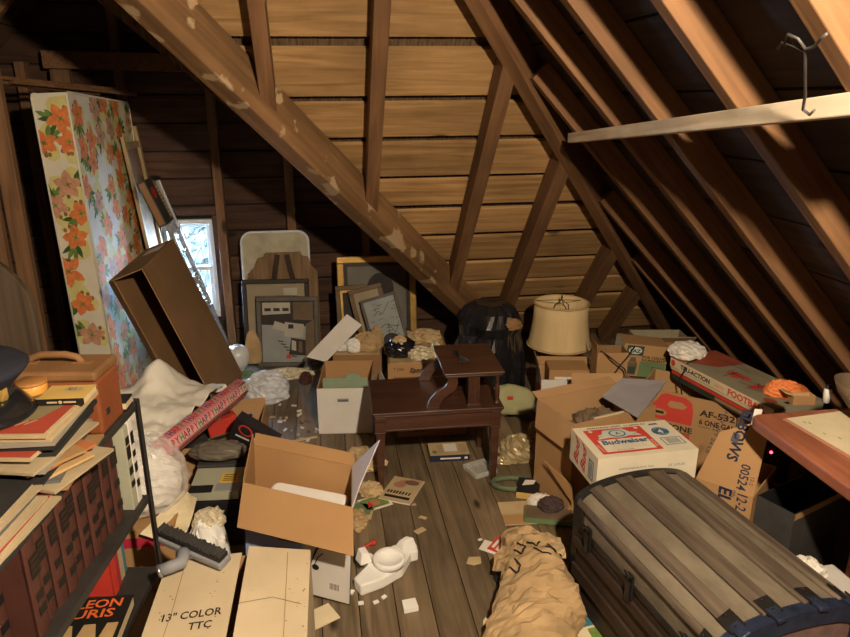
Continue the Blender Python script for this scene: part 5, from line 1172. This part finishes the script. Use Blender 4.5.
b = MB(); b.tube([ob @ V(p) for p in ((.20, .10, .46), (.14, .0, .445), (.10, -.012, .40), (.05, -.016, .32), (.09, -.02, .26), (.15, -.02, .30), (.12, -.015, .38), (.05, -.01, .435), (.02, .08, .44))], .004, seg=6); tag(b.build('power_cord', K['black'], None, T(.045, -.03, .02)), 'black cord looped over the front of the open box right of the lampshade', 'cord')
fl = ob @ T(-.02, -.10, .001)
carton('low_flap_carton', 'low brown box with a raised torn flap in front of the corded box', 'box', ob @ T(-.10, -.30, .001), .26, .24, .33, [K['kraft_dk'], K['kraft_in'], K['kraft']], {'right': (5, .07, .03), 'back': (20, .05)})

# elbows carton
EM = frame((1.325, 2.035, 0), (1.45, 1.885, 0)) @ T(0, 0, .001)
def elb(b, F):
    f = F('front'); b.text(f, 'ELBOWS', .085, .375, .062, 2, rot=-pi/2, bold=.03, off=.001); b.text(f, '12-2 LB.', .148, .375, .05, 2, rot=-pi/2, bold=.01, off=.001, sx=.8); b.text(f, 'MIN', .13, .375, .016, 2, rot=-pi/2, off=.001)
def elf(q, Fo, Fi, wid, ln):
    q.text(Fo, 'ELBOWS', .105, .295, .052, 2, rot=-pi/2-.10, bold=.03, width=.19, off=.001); q.text(Fo, '00524', .14, .105, .045, 2, rot=-pi/2, bold=.015, width=.095, off=.001); q.text(Fo, '12-2', .178, .07, .018, 2, rot=-pi/2, off=.001)
    q.text(Fo, 'NET WT 24 LB', .045, .27, .018, 2, rot=-pi/2-.2, width=.17, off=.001); q.poly(Fo, [(.085, .17), (.11, .165), (.115, .2), (.09, .205)], 3, .001); q.poly(Fo, [(.14, .245), (.165, .25), (.165, .31), (.14, .305)], 4, .0016)
carton('macaroni_carton', 'brown elbow macaroni box with a tall open flap lettered in navy, between trunk and table', 'box', EM, .20, .28, .372, [K['kraft'], K['kraft_in'], K['navy_ink'], mat('stamp print', (.10, .09, .12), .7, var=.1), K['white_paper']], {'front': (-15, .29, 0, .045, .19)}, prints=elb, fprints={'front': elf})

# ================================================================ table at the right
K['redwood'] = wood('reddish table top', (.20, .065, .035), (.32, .115, .06), 'Y', 1, .4, knots=False, island=.08, spec=.5)
tt = thing('side_table', 'reddish wooden table at the right edge with papers lying on it', 'table', T(1.362, .95, .0))
b = MB(); b.prism([(0, 0), (.46, 0), (.46, .90), (.03, .90), (.008, .89), (0, .865)], .675, .715); b.build('table_top', K['redwood'], tt, bevel=.006)
for a in ((.30, .32, .15, .76), (.43, .45, .15, .76), (.321, .429, .15, .17), (.321, .429, .74, .76)):
    b = MB(); b.box(a[0], a[1], a[2], a[3], .60, .6745); b.build('apron', K['redwood'], tt)
for x, y in ((.33, .17), (.33, .70), (.415, .17), (.415, .70)):
    b = MB(); b.box(x, x+.035, y, y+.035, .001, .5995); b.build('leg', K['redwood'], tt)
ZT = .716
pc = [P(783, 419, ZT), P(870, 470, ZT), P(822, 412, ZT)]
sx_ = (pc[1]-pc[0]).normalized(); sy_ = V((-sx_.y, sx_.x, 0))
b = MB(); b.box(0, .46, 0, .27, 0, .0012, 0); F = basis((0, 0, .0012), (1, 0, 0), (0, 1, 0), (0, 0, 1)); b.rect(F, 0, 0, .46, .006, 1, .0004); b.rect(F, .0, .009, .46, .011, 2, .0004); rnd = random.Random(2); [b.rect(F, x0, y0, x0+.012, y0+.003, 2, .0005) for x0, y0 in [(rnd.uniform(.02, .42), rnd.uniform(.04, .24)) for _ in range(16)]]
tag(b.build('printed_sheet', [K['cream'], K['label_red'], K['black_ink']], None, basis((pc[0].x, pc[0].y, ZT), sx_, sy_, (0, 0, 1))), 'cream printed sheet with a red edge lying flat on the reddish table', 'paper')
sbm = frame(P(800, 412, ZT), P(829, 412, ZT)) @ T(.0, .05, .002)
carton('tray_box', 'small shallow brown box at the far end of the reddish table', 'box', sbm, .075, .035, .032, [K['kraft_dk'], K['kraft_in']], {'left': (70, .035)})
crumple('orange_rag', 'orange rag lying behind the small shallow box on the table', 'cloth', P(797, 405, ZT)+V((0, .085, .001)), (.06, .035, .032), K.setdefault('orange', mat('orange rag', (.58, .17, .05), .8, var=.2)), 61, .25, 3)
b = MB(); b.lathe([(.012, 0), (.012, .045), (.009, .05), (.009, .062), (.002, .064)], 14, mats=[0, 0, 1, 1, 1]); tag(b.build('pill_bottle', [K['white_card'], K['black']], None, T(*(P(835, 410, ZT)+V((.012, .06, .001)))) @ Rz(10)), 'small white bottle with a dark cap beside the shallow box on the table', 'bottle')
t = thing('brown_bowl', 'wide brown bowl of cream paper at the far right edge above the table papers', 'bowl', T(1.70, 1.70, .742) @ Ry(8))
b = MB(); b.lathe([(.05, 0), (.09, .02), (.13, .06), (.15, .10), (.145, .10), (.125, .065), (.085, .028), (.002, .02)], 32); b.build('bowl_body', K['umber'], t)
tag(MB().box(-.03, .07, -.06, .06, 0, .02).build('black_pouch', K['blackcloth'], None, T(1.70, 1.70, .7185), bevel=.006), 'black cloth pouch under the brown bowl on the table', 'pouch')
crumple('cream_paper', 'crumpled cream paper heaped in the brown bowl', 'paper', (1.70, 1.70, .80), (.065, .065, .045), K['cream'], 62, .3, 3)

# below and behind the table
km = T(1.66, 2.10, .001) @ Rz(-18)
carton('grey_monitor_box', 'grey machine in a dark rim standing under the table beside the macaroni box', 'machine', km, .20, .12, .22, [K['grey'], K['black']], closed=True, prints=lambda b, F: (b.ring(F('top'), 0, 0, .20, .12, .016, 1), b.ring(F('front'), .0, .0, .20, .22, .012, 1)))
b = MB(); b.tube([km @ V(p) for p in ((.02, .05, .232), (.08, .06, .238), (.13, .02, .238), (.18, -.018, .225), (.215, -.03, .12), (.24, -.03, .012))], .007, seg=8); tag(b.build('cable', K['black'], None), 'thick black cable lying over the grey machine under the table', 'cable')
t = thing('black_recorder', 'black electronic box with a glowing red light under the table', 'machine', T(1.68, 2.255, .001) @ Rz(-18))
b = MB(); b.box(-.03, .17, 0, .09, 0, .37); b.build('case', K['black'], t, bevel=.004); b = MB(); b.lathe([(.006, 0), (.005, .004), (.001, .006)], 10, M=basis((.09, -.0005, .335), (1, 0, 0), (0, 0, 1), (0, -1, 0))); b.build('light', emit('red light', (1, .03, .06), 14), t)
dk = frame((1.555, 1.80, 0), (1.80, 1.875, 0)) @ T(0, 0, .001)
carton('dark_grey_carton', 'dark grey box with a tan rim under the right edge of the table', 'box', frame(P(795, 515, .36), P(850, 488, .36), 0) @ T(0, 0, .001), .31, .14, .36, [K['darkgrey'], K['black'], K['kraft']], {}, prints=lambda b, F: b.rect(F('front'), 0, .335, .33, .36, 2))
crumple('white_wrapper', 'crumpled white wrapper on the white box between trunk and table', 'paper', (1.475, 1.86, .001) if False else (1.50, 1.64, .206), (.055, .055, .05), K['white_paper'], 63, .35, 2.6)
tag(MB().box(0, .255, 0, .32, 0, .20).build('white_carton', K['white_card'], None, T(1.425, 1.38, .001) @ Rz(3), bevel=.004), 'white box on the floor between trunk and table, a crumpled wrapper on top', 'box')
# ================================================================ foreground left: foam box, set box, vacuum head
rim = P(240, 487, .40)
FB = T(-.334, 2.165, .030) @ Rz(-25) @ Ry(3.5) @ Matrix.Diagonal((.955, .85, 1, 1))
def fbx(b, F):
    f = F('front'); b.poly(f, [(.14, .20), (.28, .21), (.30, .26), (.25, .30), (.15, .30), (.12, .25)], 3, .001); b.poly(f, [(.28, .23), (.36, .235), (.34, .27), (.30, .275)], 3, .0014)
    b.rect(f, .0, 0, .235, .395, 2, .0007); b.ring(f, .0, .0, .43, .40, .003, 4, .0009)
    b.rect(f, .345, .045, .385, .075, 0, .0012); [b.rect(f, .348+k*.0055, .047, .3505+k*.0055, .073, 4, .0018) for k in range(7)]
    for p in ([(.27, .13), (.29, .20), (.31, .22)], [(.28, .12), (.30, .17), (.32, .19)], [(.275, .15), (.30, .21)]): b.stroke(f, p, .004, 4, .0016)
    b.disc(f, .29, .125, .014, .012, 4, .002); f = F('right'); b.rect(f, .0, .0, .008, .40, 4, .001)
carton('foam_carton', 'white and blue printed carton with tan flaps open and a white foam block inside', 'box', FB, .43, .285, .40, [K['white_card'], K['kraft'], mat('periwinkle print', (.34, .42, .74), .5, var=.06), mat('maroon print', (.10, .02, .035), .5, var=.1), K['black_ink'], mat('lilac white card', (.52, .50, .56), .6, var=.05)],
       {'front': (128, .163, -.006), 'back': (76, .07), 'left': (4, .012, 0, 0, .05), 'right': (42, .16, -.02, .10, .04, 5)}, prints=fbx, shear=-.36)
tag(MB().prism(rrect(.31, .17, .03), 0, .30).build('foam_block', K['foam'], None, FB @ T(.035, .05, .0065) @ Rz(3), bevel=.012), 'white foam block lying inside the open tan flapped carton', 'foam')
def tvp(b, F):
    f = F('right'); b.poly(f, [(.05, .02), (.14, .03), (.16, .20), (.08, .26), (.06, .14)], 2, .001); [b.rect(f, .26+k*.008, .03, .263+k*.008, .10, 2, .001) for k in range(7)]
def tvl(q, Fo, Fi, wid, ln):
    q.text(Fo, '13" COLOR', wid-.185, .035, .040, 1, rot=pi/2, bold=.02, width=.160, off=.001); q.text(Fo, 'TTC', wid-.140, .118, .038, 1, rot=pi/2, bold=.02, width=.062, off=.001)
    rnd = random.Random(3)
    for k in range(34): x, y = rnd.uniform(.02, wid-.02), rnd.choice((rnd.uniform(.005, .06), rnd.uniform(.15, .2))); q.disc(Fo, x, y, rnd.uniform(.001, .004), rnd.uniform(.001, .003), 2, .001+k*1e-5, 6)
    q.stroke(Fo, [(.0, .058), (wid*.5, .062), (wid, .055)], .0018, 2, .0015)
def tvr(q, Fo, Fi, wid, ln):
    rnd = random.Random(9)
    for k in range(16): x, y = rnd.uniform(.02, wid-.02), rnd.uniform(.005, .07); q.disc(Fo, x, y, rnd.uniform(.001, .005), rnd.uniform(.001, .003), 2, .001+k*1e-5, 6)
    q.stroke(Fo, [(.02, .06), (wid-.02, .07)], .0018, 2, .0015); q.stroke(Fo, [(wid*.45, .02), (wid*.5, .1), (wid*.43, .19)], .0016, 1, .0016)
K['sun_in'] = K['kraft']
TVM = T(-.525, 1.415, .001) @ Rz(-1.0)
carton('set_carton', 'sun bleached box lettered 13 inch COLOR with its two top flaps sagging, nearest the camera', 'box', TVM, .435, .45, .345, [K['kraft_lt'], K['kraft_in'], K['navy_ink']], {'left': (-84, .225, .004), 'right': (-78, .215, .02), 'back': (4, .012)}, prints=tvp)
# lettered flaps carry printing
r = [o for o in bpy.data.objects if o.get('label', '').startswith('sun bleached box')][0]
for o in list(r.children):
    if o.name.startswith('flap') : bpy.data.objects.remove(o)
def tvflap(side, a, ln, nseg, bow, fn):
    w, d, h = .435, .45, .345
    if side == 'left': o, x, out, wid = (0, d, h), (0, -1, 0), V((-1, 0, 0)), d
    else: o, x, out, wid = (w, 0, h), (0, 1, 0), V((1, 0, 0)), d
    ar = radians(a); up = V((0, 0, 1))*cos(ar)+out*sin(ar); nr = out*cos(ar)-V((0, 0, 1))*sin(ar)
    q = MB(); q.box(0, wid, 0, ln, -.004, 0, 0); fn(q, Matrix(), None, wid, ln); q.build('flap', [K['kraft_lt'], K['black_ink'], K['kraft_dk']], r, basis(o, x, up, nr))
tvflap('left', -87, .225, 1, 0, tvl); tvflap('right', -80, .19, 1, 0, tvr)
tag(MB().box(.02, .41, .02, .42, 0, .18).build('packing_bundle', K['kraft_dk'], None, TVM @ T(0, 0, .0065)), 'brown packing inside the sun bleached box, seen through the gap of its flaps', 'bundle')
crumple('shredded_paper', 'cream shredded paper showing between the flaps of the sun bleached box', 'paper', TVM @ V((.235, .16, .19)), (.045, .09, .05), K['cream'], 71, .3, 5)
# vacuum floor tool
hl, hr = P(160, 534, .395), P(226, 563, .375)
hx = (hr-hl).normalized(); hz = V((.05, -.25, .95)); hz = (hz-hx*hz.dot(hx)).normalized()
VM = basis((hl+hr)/2, hx, hz.cross(hx), hz); L = (hr-hl).length
t = thing('vacuum_floor_head', 'grey vacuum cleaner floor head with black bristles lying on the sun bleached box', 'vacuum part', VM)
b = MB(); b.box(-L/2, L/2, -.026, .026, -.012, .012); b.build('head_body', K['grey'], t, bevel=.007)
b = MB(); b.box(-L/2+.006, L/2-.006, -.018, .022, .0121, .028); b.build('brush_strip', K['black'], t, bevel=.003)
b = MB(); rnd = random.Random(1)
for k in range(60): x = -L/2+.01+(L-.02)*k/59; b.box(x-.0015, x+.0015, rnd.uniform(-.018, -.012), rnd.uniform(.012, .022), .028, .033+rnd.random()*.006)
b.build('bristles', K['darkgrey'], t)
p0 = V((-.012, -.02, -.004)); inv = VM.inverted(); p3 = inv @ P(160, 571, .362+.02); p2 = inv @ P(181, 563, .392)
b = MB(); b.tube([p0, p0*.6+p2*.4+V((0, 0, .008)), p2, p2*.5+p3*.5, p3], [.021, .021, .0195, .0185, .018], seg=18); b.build('neck', K['grey'], t)
b = MB(); d_ = (p3-p2).normalized(); b.tube([p3-d_*.004, p3+d_*.006], .0195, seg=18); b.tube([p3+d_*.0061, p3+d_*.0068], .015, 1, seg=18); b.build('neck_rim', [K['metal'], K['black']], t)

# ================================================================ things on the floor
def pt(px, py, z=.0): return P(px, py, 0)+V((0, 0, z))
# moulded foam
c = pt(391, 575); t = thing('moulded_foam', 'broken white moulded foam packing lying on the floor boards in front', 'foam', T(c.x, c.y, .001) @ Rz(24))
b = MB(); b.prism([(-.15, -.045), (-.06, -.05), (.03, -.035), (.10, .02), (.13, .015), (.15, .06), (.13, .09), (.06, .10), (.03, .07), (-.02, .075), (-.03, .11), (-.065, .105), (-.07, .05), (-.15, .01)], 0, .045)
b.build('foam_tray', K['foam'], t, bevel=.006)
b = MB(); b.lathe([(.058, 0), (.062, .02), (.056, .03), (.045, .018), (.02, .008), (.002, .006)], 26, M=T(.0, .012, .0455)); b.build('foam_cup', K['foam'], t)
b = MB(); b.hexa([(-.10, .05, .0455), (-.05, .05, .0455), (-.05, .10, .0455), (-.10, .10, .0455)], [(-.09, .055, .095), (-.06, .055, .085), (-.06, .09, .095), (-.09, .09, .10)]); b.build('foam_lug', K['foam'], t, bevel=.005)
b = MB(); b.hexa([(.08, .045, .0455), (.145, .05, .0455), (.12, .09, .0455), (.07, .09, .0455)], [(.09, .05, .075), (.135, .055, .08), (.115, .08, .08), (.08, .08, .07)]); b.build('foam_lug', K['foam'], t, bevel=.005)
# red toy
c = pt(367, 548); b = MB(); b.tube([(-.035, 0, .008), (.012, .004, .008), (.03, .008, .012)], [.004, .005, .009], seg=8); b.tube([(.0, -.012, .006), (.006, .018, .006)], .003, seg=6); b.lathe([(.013, 0), (.011, .012), (.002, .013)], 12, M=T(.034, .008, .001))
tag(b.build('plastic_toy', K['label_red'], None, T(c.x, c.y, .001) @ Rz(25)), 'small red plastic toy piece lying just above the broken foam', 'toy')
# scraps
def scrap(px, py, w, h, rot, m, lab, nm='paper_scrap', th=.0016, cat='scrap', group=None, poly=None):
    c = pt(px, py); pr = poly or [(-w/2, -h/2), (w/2, -h/2*.9), (w/2*.92, h/2), (-w/2*.95, h/2*.93)]
    return tag(MB().prism(pr, 0, th).build(nm, m, None, T(c.x, c.y, .0012) @ Rz(rot)), lab, cat, group)
scrap(410, 608, .052, .05, 4, K['foam'], 'square white foam chip on the floor right of the broken foam', 'foam_chip', .018)
scrap(420, 531, .05, .03, 30, K['buff'], 'tan paper scrap on the boards above the broken foam')
scrap(423, 518, .035, .02, -35, K['buff'], 'narrow tan scrap above the other tan scrap on the boards')
scrap(474, 561, .055, .05, -12, K['buff'], 'torn tan cardboard piece on a floor joint, left of the red booklet', poly=[(-.03, -.02), (.0, -.028), (.028, -.015), (.025, .025), (-.02, .02)])
scrap(480, 540, .018, .014, 20, K['white_paper'], 'tiny white crumb on the boards below the open notebook')
scrap(414, 505, .02, .016, 0, K['buff'], 'tiny tan crumb beside the photo magazine')
scrap(485, 622, .03, .035, 10, K['cream'], 'cream torn scrap on the floor near the paper bag', poly=[(-.014, -.016), (.016, -.012), (.01, .018), (-.004, .006)])
for i, (px, py) in enumerate([(361, 604), (376, 603), (384, 598), (352, 593)]): scrap(px, py, .02, .014, 20*i, K['foam'], 'small white foam crumb beside the broken foam', 'foam_crumb', .006, group='foam crumbs by the broken foam')
rnd = random.Random(12)
for i in range(26):
    px, py = rnd.uniform(268, 318), rnd.uniform(405, 445)
    m = rnd.choice([K['white_card'], K['buff'], K['metal'], K['white_paper'], K['leather_top']]); scrap(px, py, rnd.uniform(.012, .04), rnd.uniform(.008, .018), rnd.uniform(0, 180), m, 'small pale bit of litter strewn on the floor left of the banker box', 'litter_bit', rnd.uniform(.003, .012), group='litter left of the banker box')
scrap(304, 440, .14, .012, 15, K['buff'], 'thin tan stick among the litter left of the banker box', 'stick', .008)
# magazine and photos
def photo(px, py, w, h, rot, lab, art, mats, nm='magazine', th=.006, cat='magazine', z=.0012):
    c = pt(px, py); b = MB(); b.box(-w/2, w/2, -h/2, h/2, 0, th, 0); art(b, basis((-w/2, -h/2, th), (1, 0, 0), (0, 1, 0), (0, 0, 1)))
    return tag(b.build(nm, mats, None, T(c.x, c.y, z) @ Rz(rot)), lab, cat)
K['skin'] = mat('flesh print', (.42, .20, .13), .6, var=.2)
def mg(b, F): b.rect(F, .0, .0, .15, .2, 1, .0006); b.poly(F, [(.03, .11), (.06, .15), (.12, .16), (.14, .19), (.09, .195), (.04, .17)], 2, .001); b.disc(F, .05, .135, .03, .025, 2, .0012); b.disc(F, .10, .165, .035, .02, 4, .0014); [b.poly(F, [(x, .06), (x+.009, .06), (x+.011, .083), (x+.002, .083)], 3, .0016) for x in (.015, .029, .044, .057, .072, .086, .101, .116)]; b.rect(F, .015, .025, .135, .045, 3, .0012)
photo(402, 491, .15, .20, -28, 'magazine with black lettering and a portrait lying right of the open foam carton', mg, [K['white_paper'], K['buff'], K['skin'], K['black_ink'], K['umber']])
photo(375, 503, .13, .10, 20, 'colour picture card on the floor between foam carton and magazine', lambda b, F: (b.rect(F, .01, .01, .12, .09, 1, .0006), b.disc(F, .06, .05, .03, .025, 2, .001), b.poly(F, [(.02, .02), (.05, .03), (.04, .07)], 3, .0012)), [K['white_paper'], K['leafp'], K['skin'], K['red_ink']], 'picture_card', .003, 'card')
photo(362, 511, .10, .12, -15, 'green toned picture card tucked at the corner of the foam carton', lambda b, F: b.rect(F, .01, .03, .09, .11, 1, .0006), [K['buff'], K['green_ink']], 'picture_card', .003, 'card')
crumple('crumpled_leaf_paper', 'crumpled tan paper on the floor behind the foam carton flap', 'paper', pt(366, 465, .001), (.10, .06, .05), K['newsprint'], 81, .35, 3, rot=-35)
crumple('crumpled_leaf_paper', 'tan paper twist lying right of the open foam carton, above the picture cards', 'paper', pt(370, 494, .008), (.05, .045, .03), K['newsprint'], 82, .35, 3)
crumple('crumpled_leaf_paper', 'brown paper end sticking out beside the lower right edge of the foam carton', 'paper', pt(357, 524, .001), (.04, .06, .03), K['brown_paper'], 83, .35, 3)
scrap(322, 617, .10, .09, 25, K['cream'], 'cream papers on the floor under the right corner of the foam carton', th=.004)
# glass dish under the bench corner
t = thing('glass_dish', 'square clear glass dish on the floor by the right front leg of the end table', 'dish', T(*pt(480, 471, .001)) @ Rz(20))
K['glassdish'] = mat('clear glass', (.85, .88, .85), .08, var=0, bump=0, alpha=.2, spec=.8)
b = MB(); b.box(-.05, .05, -.05, .05, 0, .008); b.build('dish_base', K['glassdish'], t, bevel=.003)
for a in ((-.06, .06, -.06, -.052), (-.06, .06, .052, .06), (-.06, -.052, -.052, .052), (.052, .06, -.052, .052)): MB().box(a[0], a[1], a[2], a[3], .0, .024).build('dish_side', K['glassdish'], t, bevel=.002)
# foil, belt, book, clutter left of the big open carton
K['foil'] = mat('gold foil paper', (.52, .42, .24), .32, .45, var=.2, bump=.3, bscale=20)
crumple('foil_paper', 'crumpled pale gold foil on the floor left of the large open box', 'paper', pt(518, 457, .001), (.085, .075, .07), K['foil'], 91, .35, 2.6)
crumple('foil_paper', 'small end of pale foil beside the end table leg', 'paper', pt(506, 462, .001), (.05, .03, .02), K['foil'], 92, .3, 2.6)
crumple('brown_rag', 'dark brown rag against the corner of the large open box', 'cloth', pt(535, 462, .001), (.03, .05, .07), K['umber'], 93, .3, 2.4)
crumple('paper_wad', 'cream paper wad leaning at the back corner of the large open box', 'paper', pt(534, 436, .001), (.03, .03, .05), K['cream'], 94, .3, 2.4)
tag(MB().blob((0, 0, .028), (.03, .03, .033), .05, 1, 1, 0, 18, 12, True, True, False).build('tennis_ball', K['buff'], None, T(*pt(503, 416, .001))), 'small tan ball on the floor below the green cushion', 'ball')
b = MB(); c0 = pt(520, 487)
b.tube([(-.085+.0*k, 0, .014) if False else (.095*cos(a)-.01, .05*sin(a), .014) for a in [radians(-40-28*k) for k in range(11)]], .0135, seg=10)
tag(b.build('green_hose', mat('grey green rubber', (.11, .14, .08), .6, var=.15), None, T(c0.x-.02, c0.y+.01, .001) @ Rz(-12)), 'short curled grey green hose on the floor left of the large open box', 'hose')
def yb(b, F): b.rect(F, 0, 0, .10, .13, 2, .0006); b.poly(F, [(.02, .06), (.07, .08), (.08, .12), (.03, .11)], 1, .001)
photo(528, 494, .10, .09, -22, 'black and yellow book lying on the floor at the foot of the large open box', yb, [K['yellow'], K['white_paper'], K['black']], 'paperback_book', .03, 'book')
crumple('white_rag', 'off white rag below the black and yellow book', 'cloth', pt(540, 505, .001), (.05, .04, .03), K['white_paper'], 95, .25, 2.4)
# open folder, notebook, dark cloth
def nbk(b, F): b.rect(F, .0, .076, .19, .078, 1, .0006); b.rect(F, .0, .0, .19, .07, 2, .0005)
photo(525, 513, .21, .17, -3, 'tan folder lying open on the floor beside the trunk', nbk, [K['buff'], K['kraft_dk'], K['kraft']], 'open_folder', .004, 'folder')
photo(548, 519, .20, .10, -18, 'green edged notebook lying on the open tan folder', lambda b, F: b.rect(F, .004, .006, .196, .096, 1, .0005), [K['green_ink'], K['umber']], 'notebook', .022, 'book', .0065)
crumple('dark_cloth', 'dark plum cloth between notebook and trunk', 'cloth', pt(550, 514, .030), (.05, .04, .03), mat('dark plum cloth', (.06, .04, .04), .85, var=.2), 96, .3, 2.4)
# red booklet
def rbk(b, F): b.rect(F, .0, .0, .11, .16, 1, .0005); b.rect(F, .012, .05, .098, .13, 2, .0009); b.disc(F, .055, .085, .03, .025, 3, .0013); b.disc(F, .06, .105, .018, .012, 4, .0017); b.rect(F, .02, .138, .09, .15, 0, .0009)
photo(511, 550, .11, .16, 48, 'red and white booklet with a photo lying left of the crumpled paper bag', rbk, [K['white_paper'], K['label_red'], K['white_paper'], K['umber'], K['skin']], 'booklet', .006, 'booklet')
scrap(494, 549, .07, .11, 52, K['white_paper'], 'white leaf turned out from under the red booklet', th=.003)
tag(MB().prism(rrect(.05, .03, .012), 0, .012).build('plum_pouch', K['maroon'], None, T(*pt(524, 548, .0075)) @ Rz(-10)), 'small plum pouch between the red booklet and the paper bag', 'pouch')
# big crumpled paper bag
ax = [P(520, 541, .05), P(534, 556, .07), P(541, 574, .085), P(541, 598, .085), P(538, 622, .08), P(531, 648, .07), P(528, 690, .06)]
wd = [.045, .085, .115, .11, .12, .12, .10]; hg = [.045, .07, .085, .085, .08, .07, .05]
b = MB(); nu = 40; nv = 44
def bagp(u, v):
    f = v*(len(ax)-1); i = min(int(f), len(ax)-2); q = f-i
    c = ax[i]*(1-q)+ax[i+1]*q; w_ = wd[i]*(1-q)+wd[i+1]*q; h_ = hg[i]*(1-q)+hg[i+1]*q
    a = 2*pi*u; d_ = V((.97*cos(a), -.22*cos(a), 0))*w_+V((0, 0, sin(a)))*h_
    p = c+d_; k = crease(p, 8, 4)*.026+crease(p, 17, 7)*.018; p += d_.normalized()*k
    p.z = max(p.z, .016); p.x = min(p.x, .888-.1517*(p.y-1.225)); return p
b.grid(nu, nv, bagp, 0, False)
for (q0, w_) in (([(.34, .30), (.31, .36), (.33, .42), (.36, .36)], 1), ([(.30, .34), (.27, .38), (.25, .33)], 1), ([(.36, .44), (.34, .5), (.36, .55), (.38, .5)], 1), ([(.23, .36), (.2, .42), (.24, .40)], 1), ([(.28, .42), (.22, .46)], 1), ([(.18, .33), (.16, .40), (.20, .36)], 1)):
    q1 = [(u0+(u1-u0)*k/6, (v0+(v1-v0)*k/6)*.86) for (u0, v0), (u1, v1) in zip(q0, q0[1:]) for k in range(6)]+[(q0[-1][0], q0[-1][1]*.86)]; b.tube([bagp(u, v)+V((-.003, -.006, .006)) for u, v in q1], .0028, 1, 5)
t = thing('paper_sack', 'large crumpled brown paper sack scrawled with black marker, lying beside the trunk', 'bag')
b.build('sack_body', [K['brown_paper'], K['black_ink']], t)
b = MB(); csheet(P(495, 572, .05), P(530, 585, .13), P(505, 548, .10), P(548, 556, .16), 18, 18, .025, 9, 3, b=b, minz=.004); b.build('torn_mouth', K['brown_paper'], t, solid=.0015)
b = MB(); csheet(P(525, 556, .13), P(566, 562, .15), P(524, 533, .10), P(563, 540, .14), 20, 16, .02, 11, 8, b=b, minz=.004); b.build('torn_mouth', K['newsprint'], t, solid=.0015)
crumple('dark_wrapper', 'dark wrapper bits on the floor under the left side of the paper sack', 'scrap', pt(503, 580, .001), (.03, .035, .015), K['black'], 97, .3, 2.4)
scrap(517, 590, .05, .09, 10, K['brown_paper'], 'torn brown strip hanging at the left side of the paper sack', th=.012)
# teal picture book under the sack
def tb(b, F):
    b.rect(F, 0, .11, .21, .27, 1, .0006); b.rect(F, .0, .0, .10, .11, 0, .0006); b.poly(F, [(.11, .02), (.2, .01), (.2, .1), (.12, .1)], 2, .0008)
    for x, y in ((.05, .19), (.13, .21)): b.disc(F, x, y, .03, .02, 3, .001); b.disc(F, x+.01, y+.005, .012, .012, 4, .0014)
    b.rect(F, .105, .115, .109, .27, 0, .001)
photo(575, 627, .19, .27, 9, 'teal and cream picture book on the floor between sack and trunk', tb, [K['cream'], K['teal'], K['leafp'], K['black'], K['buff']], 'picture_book', .014, 'book')
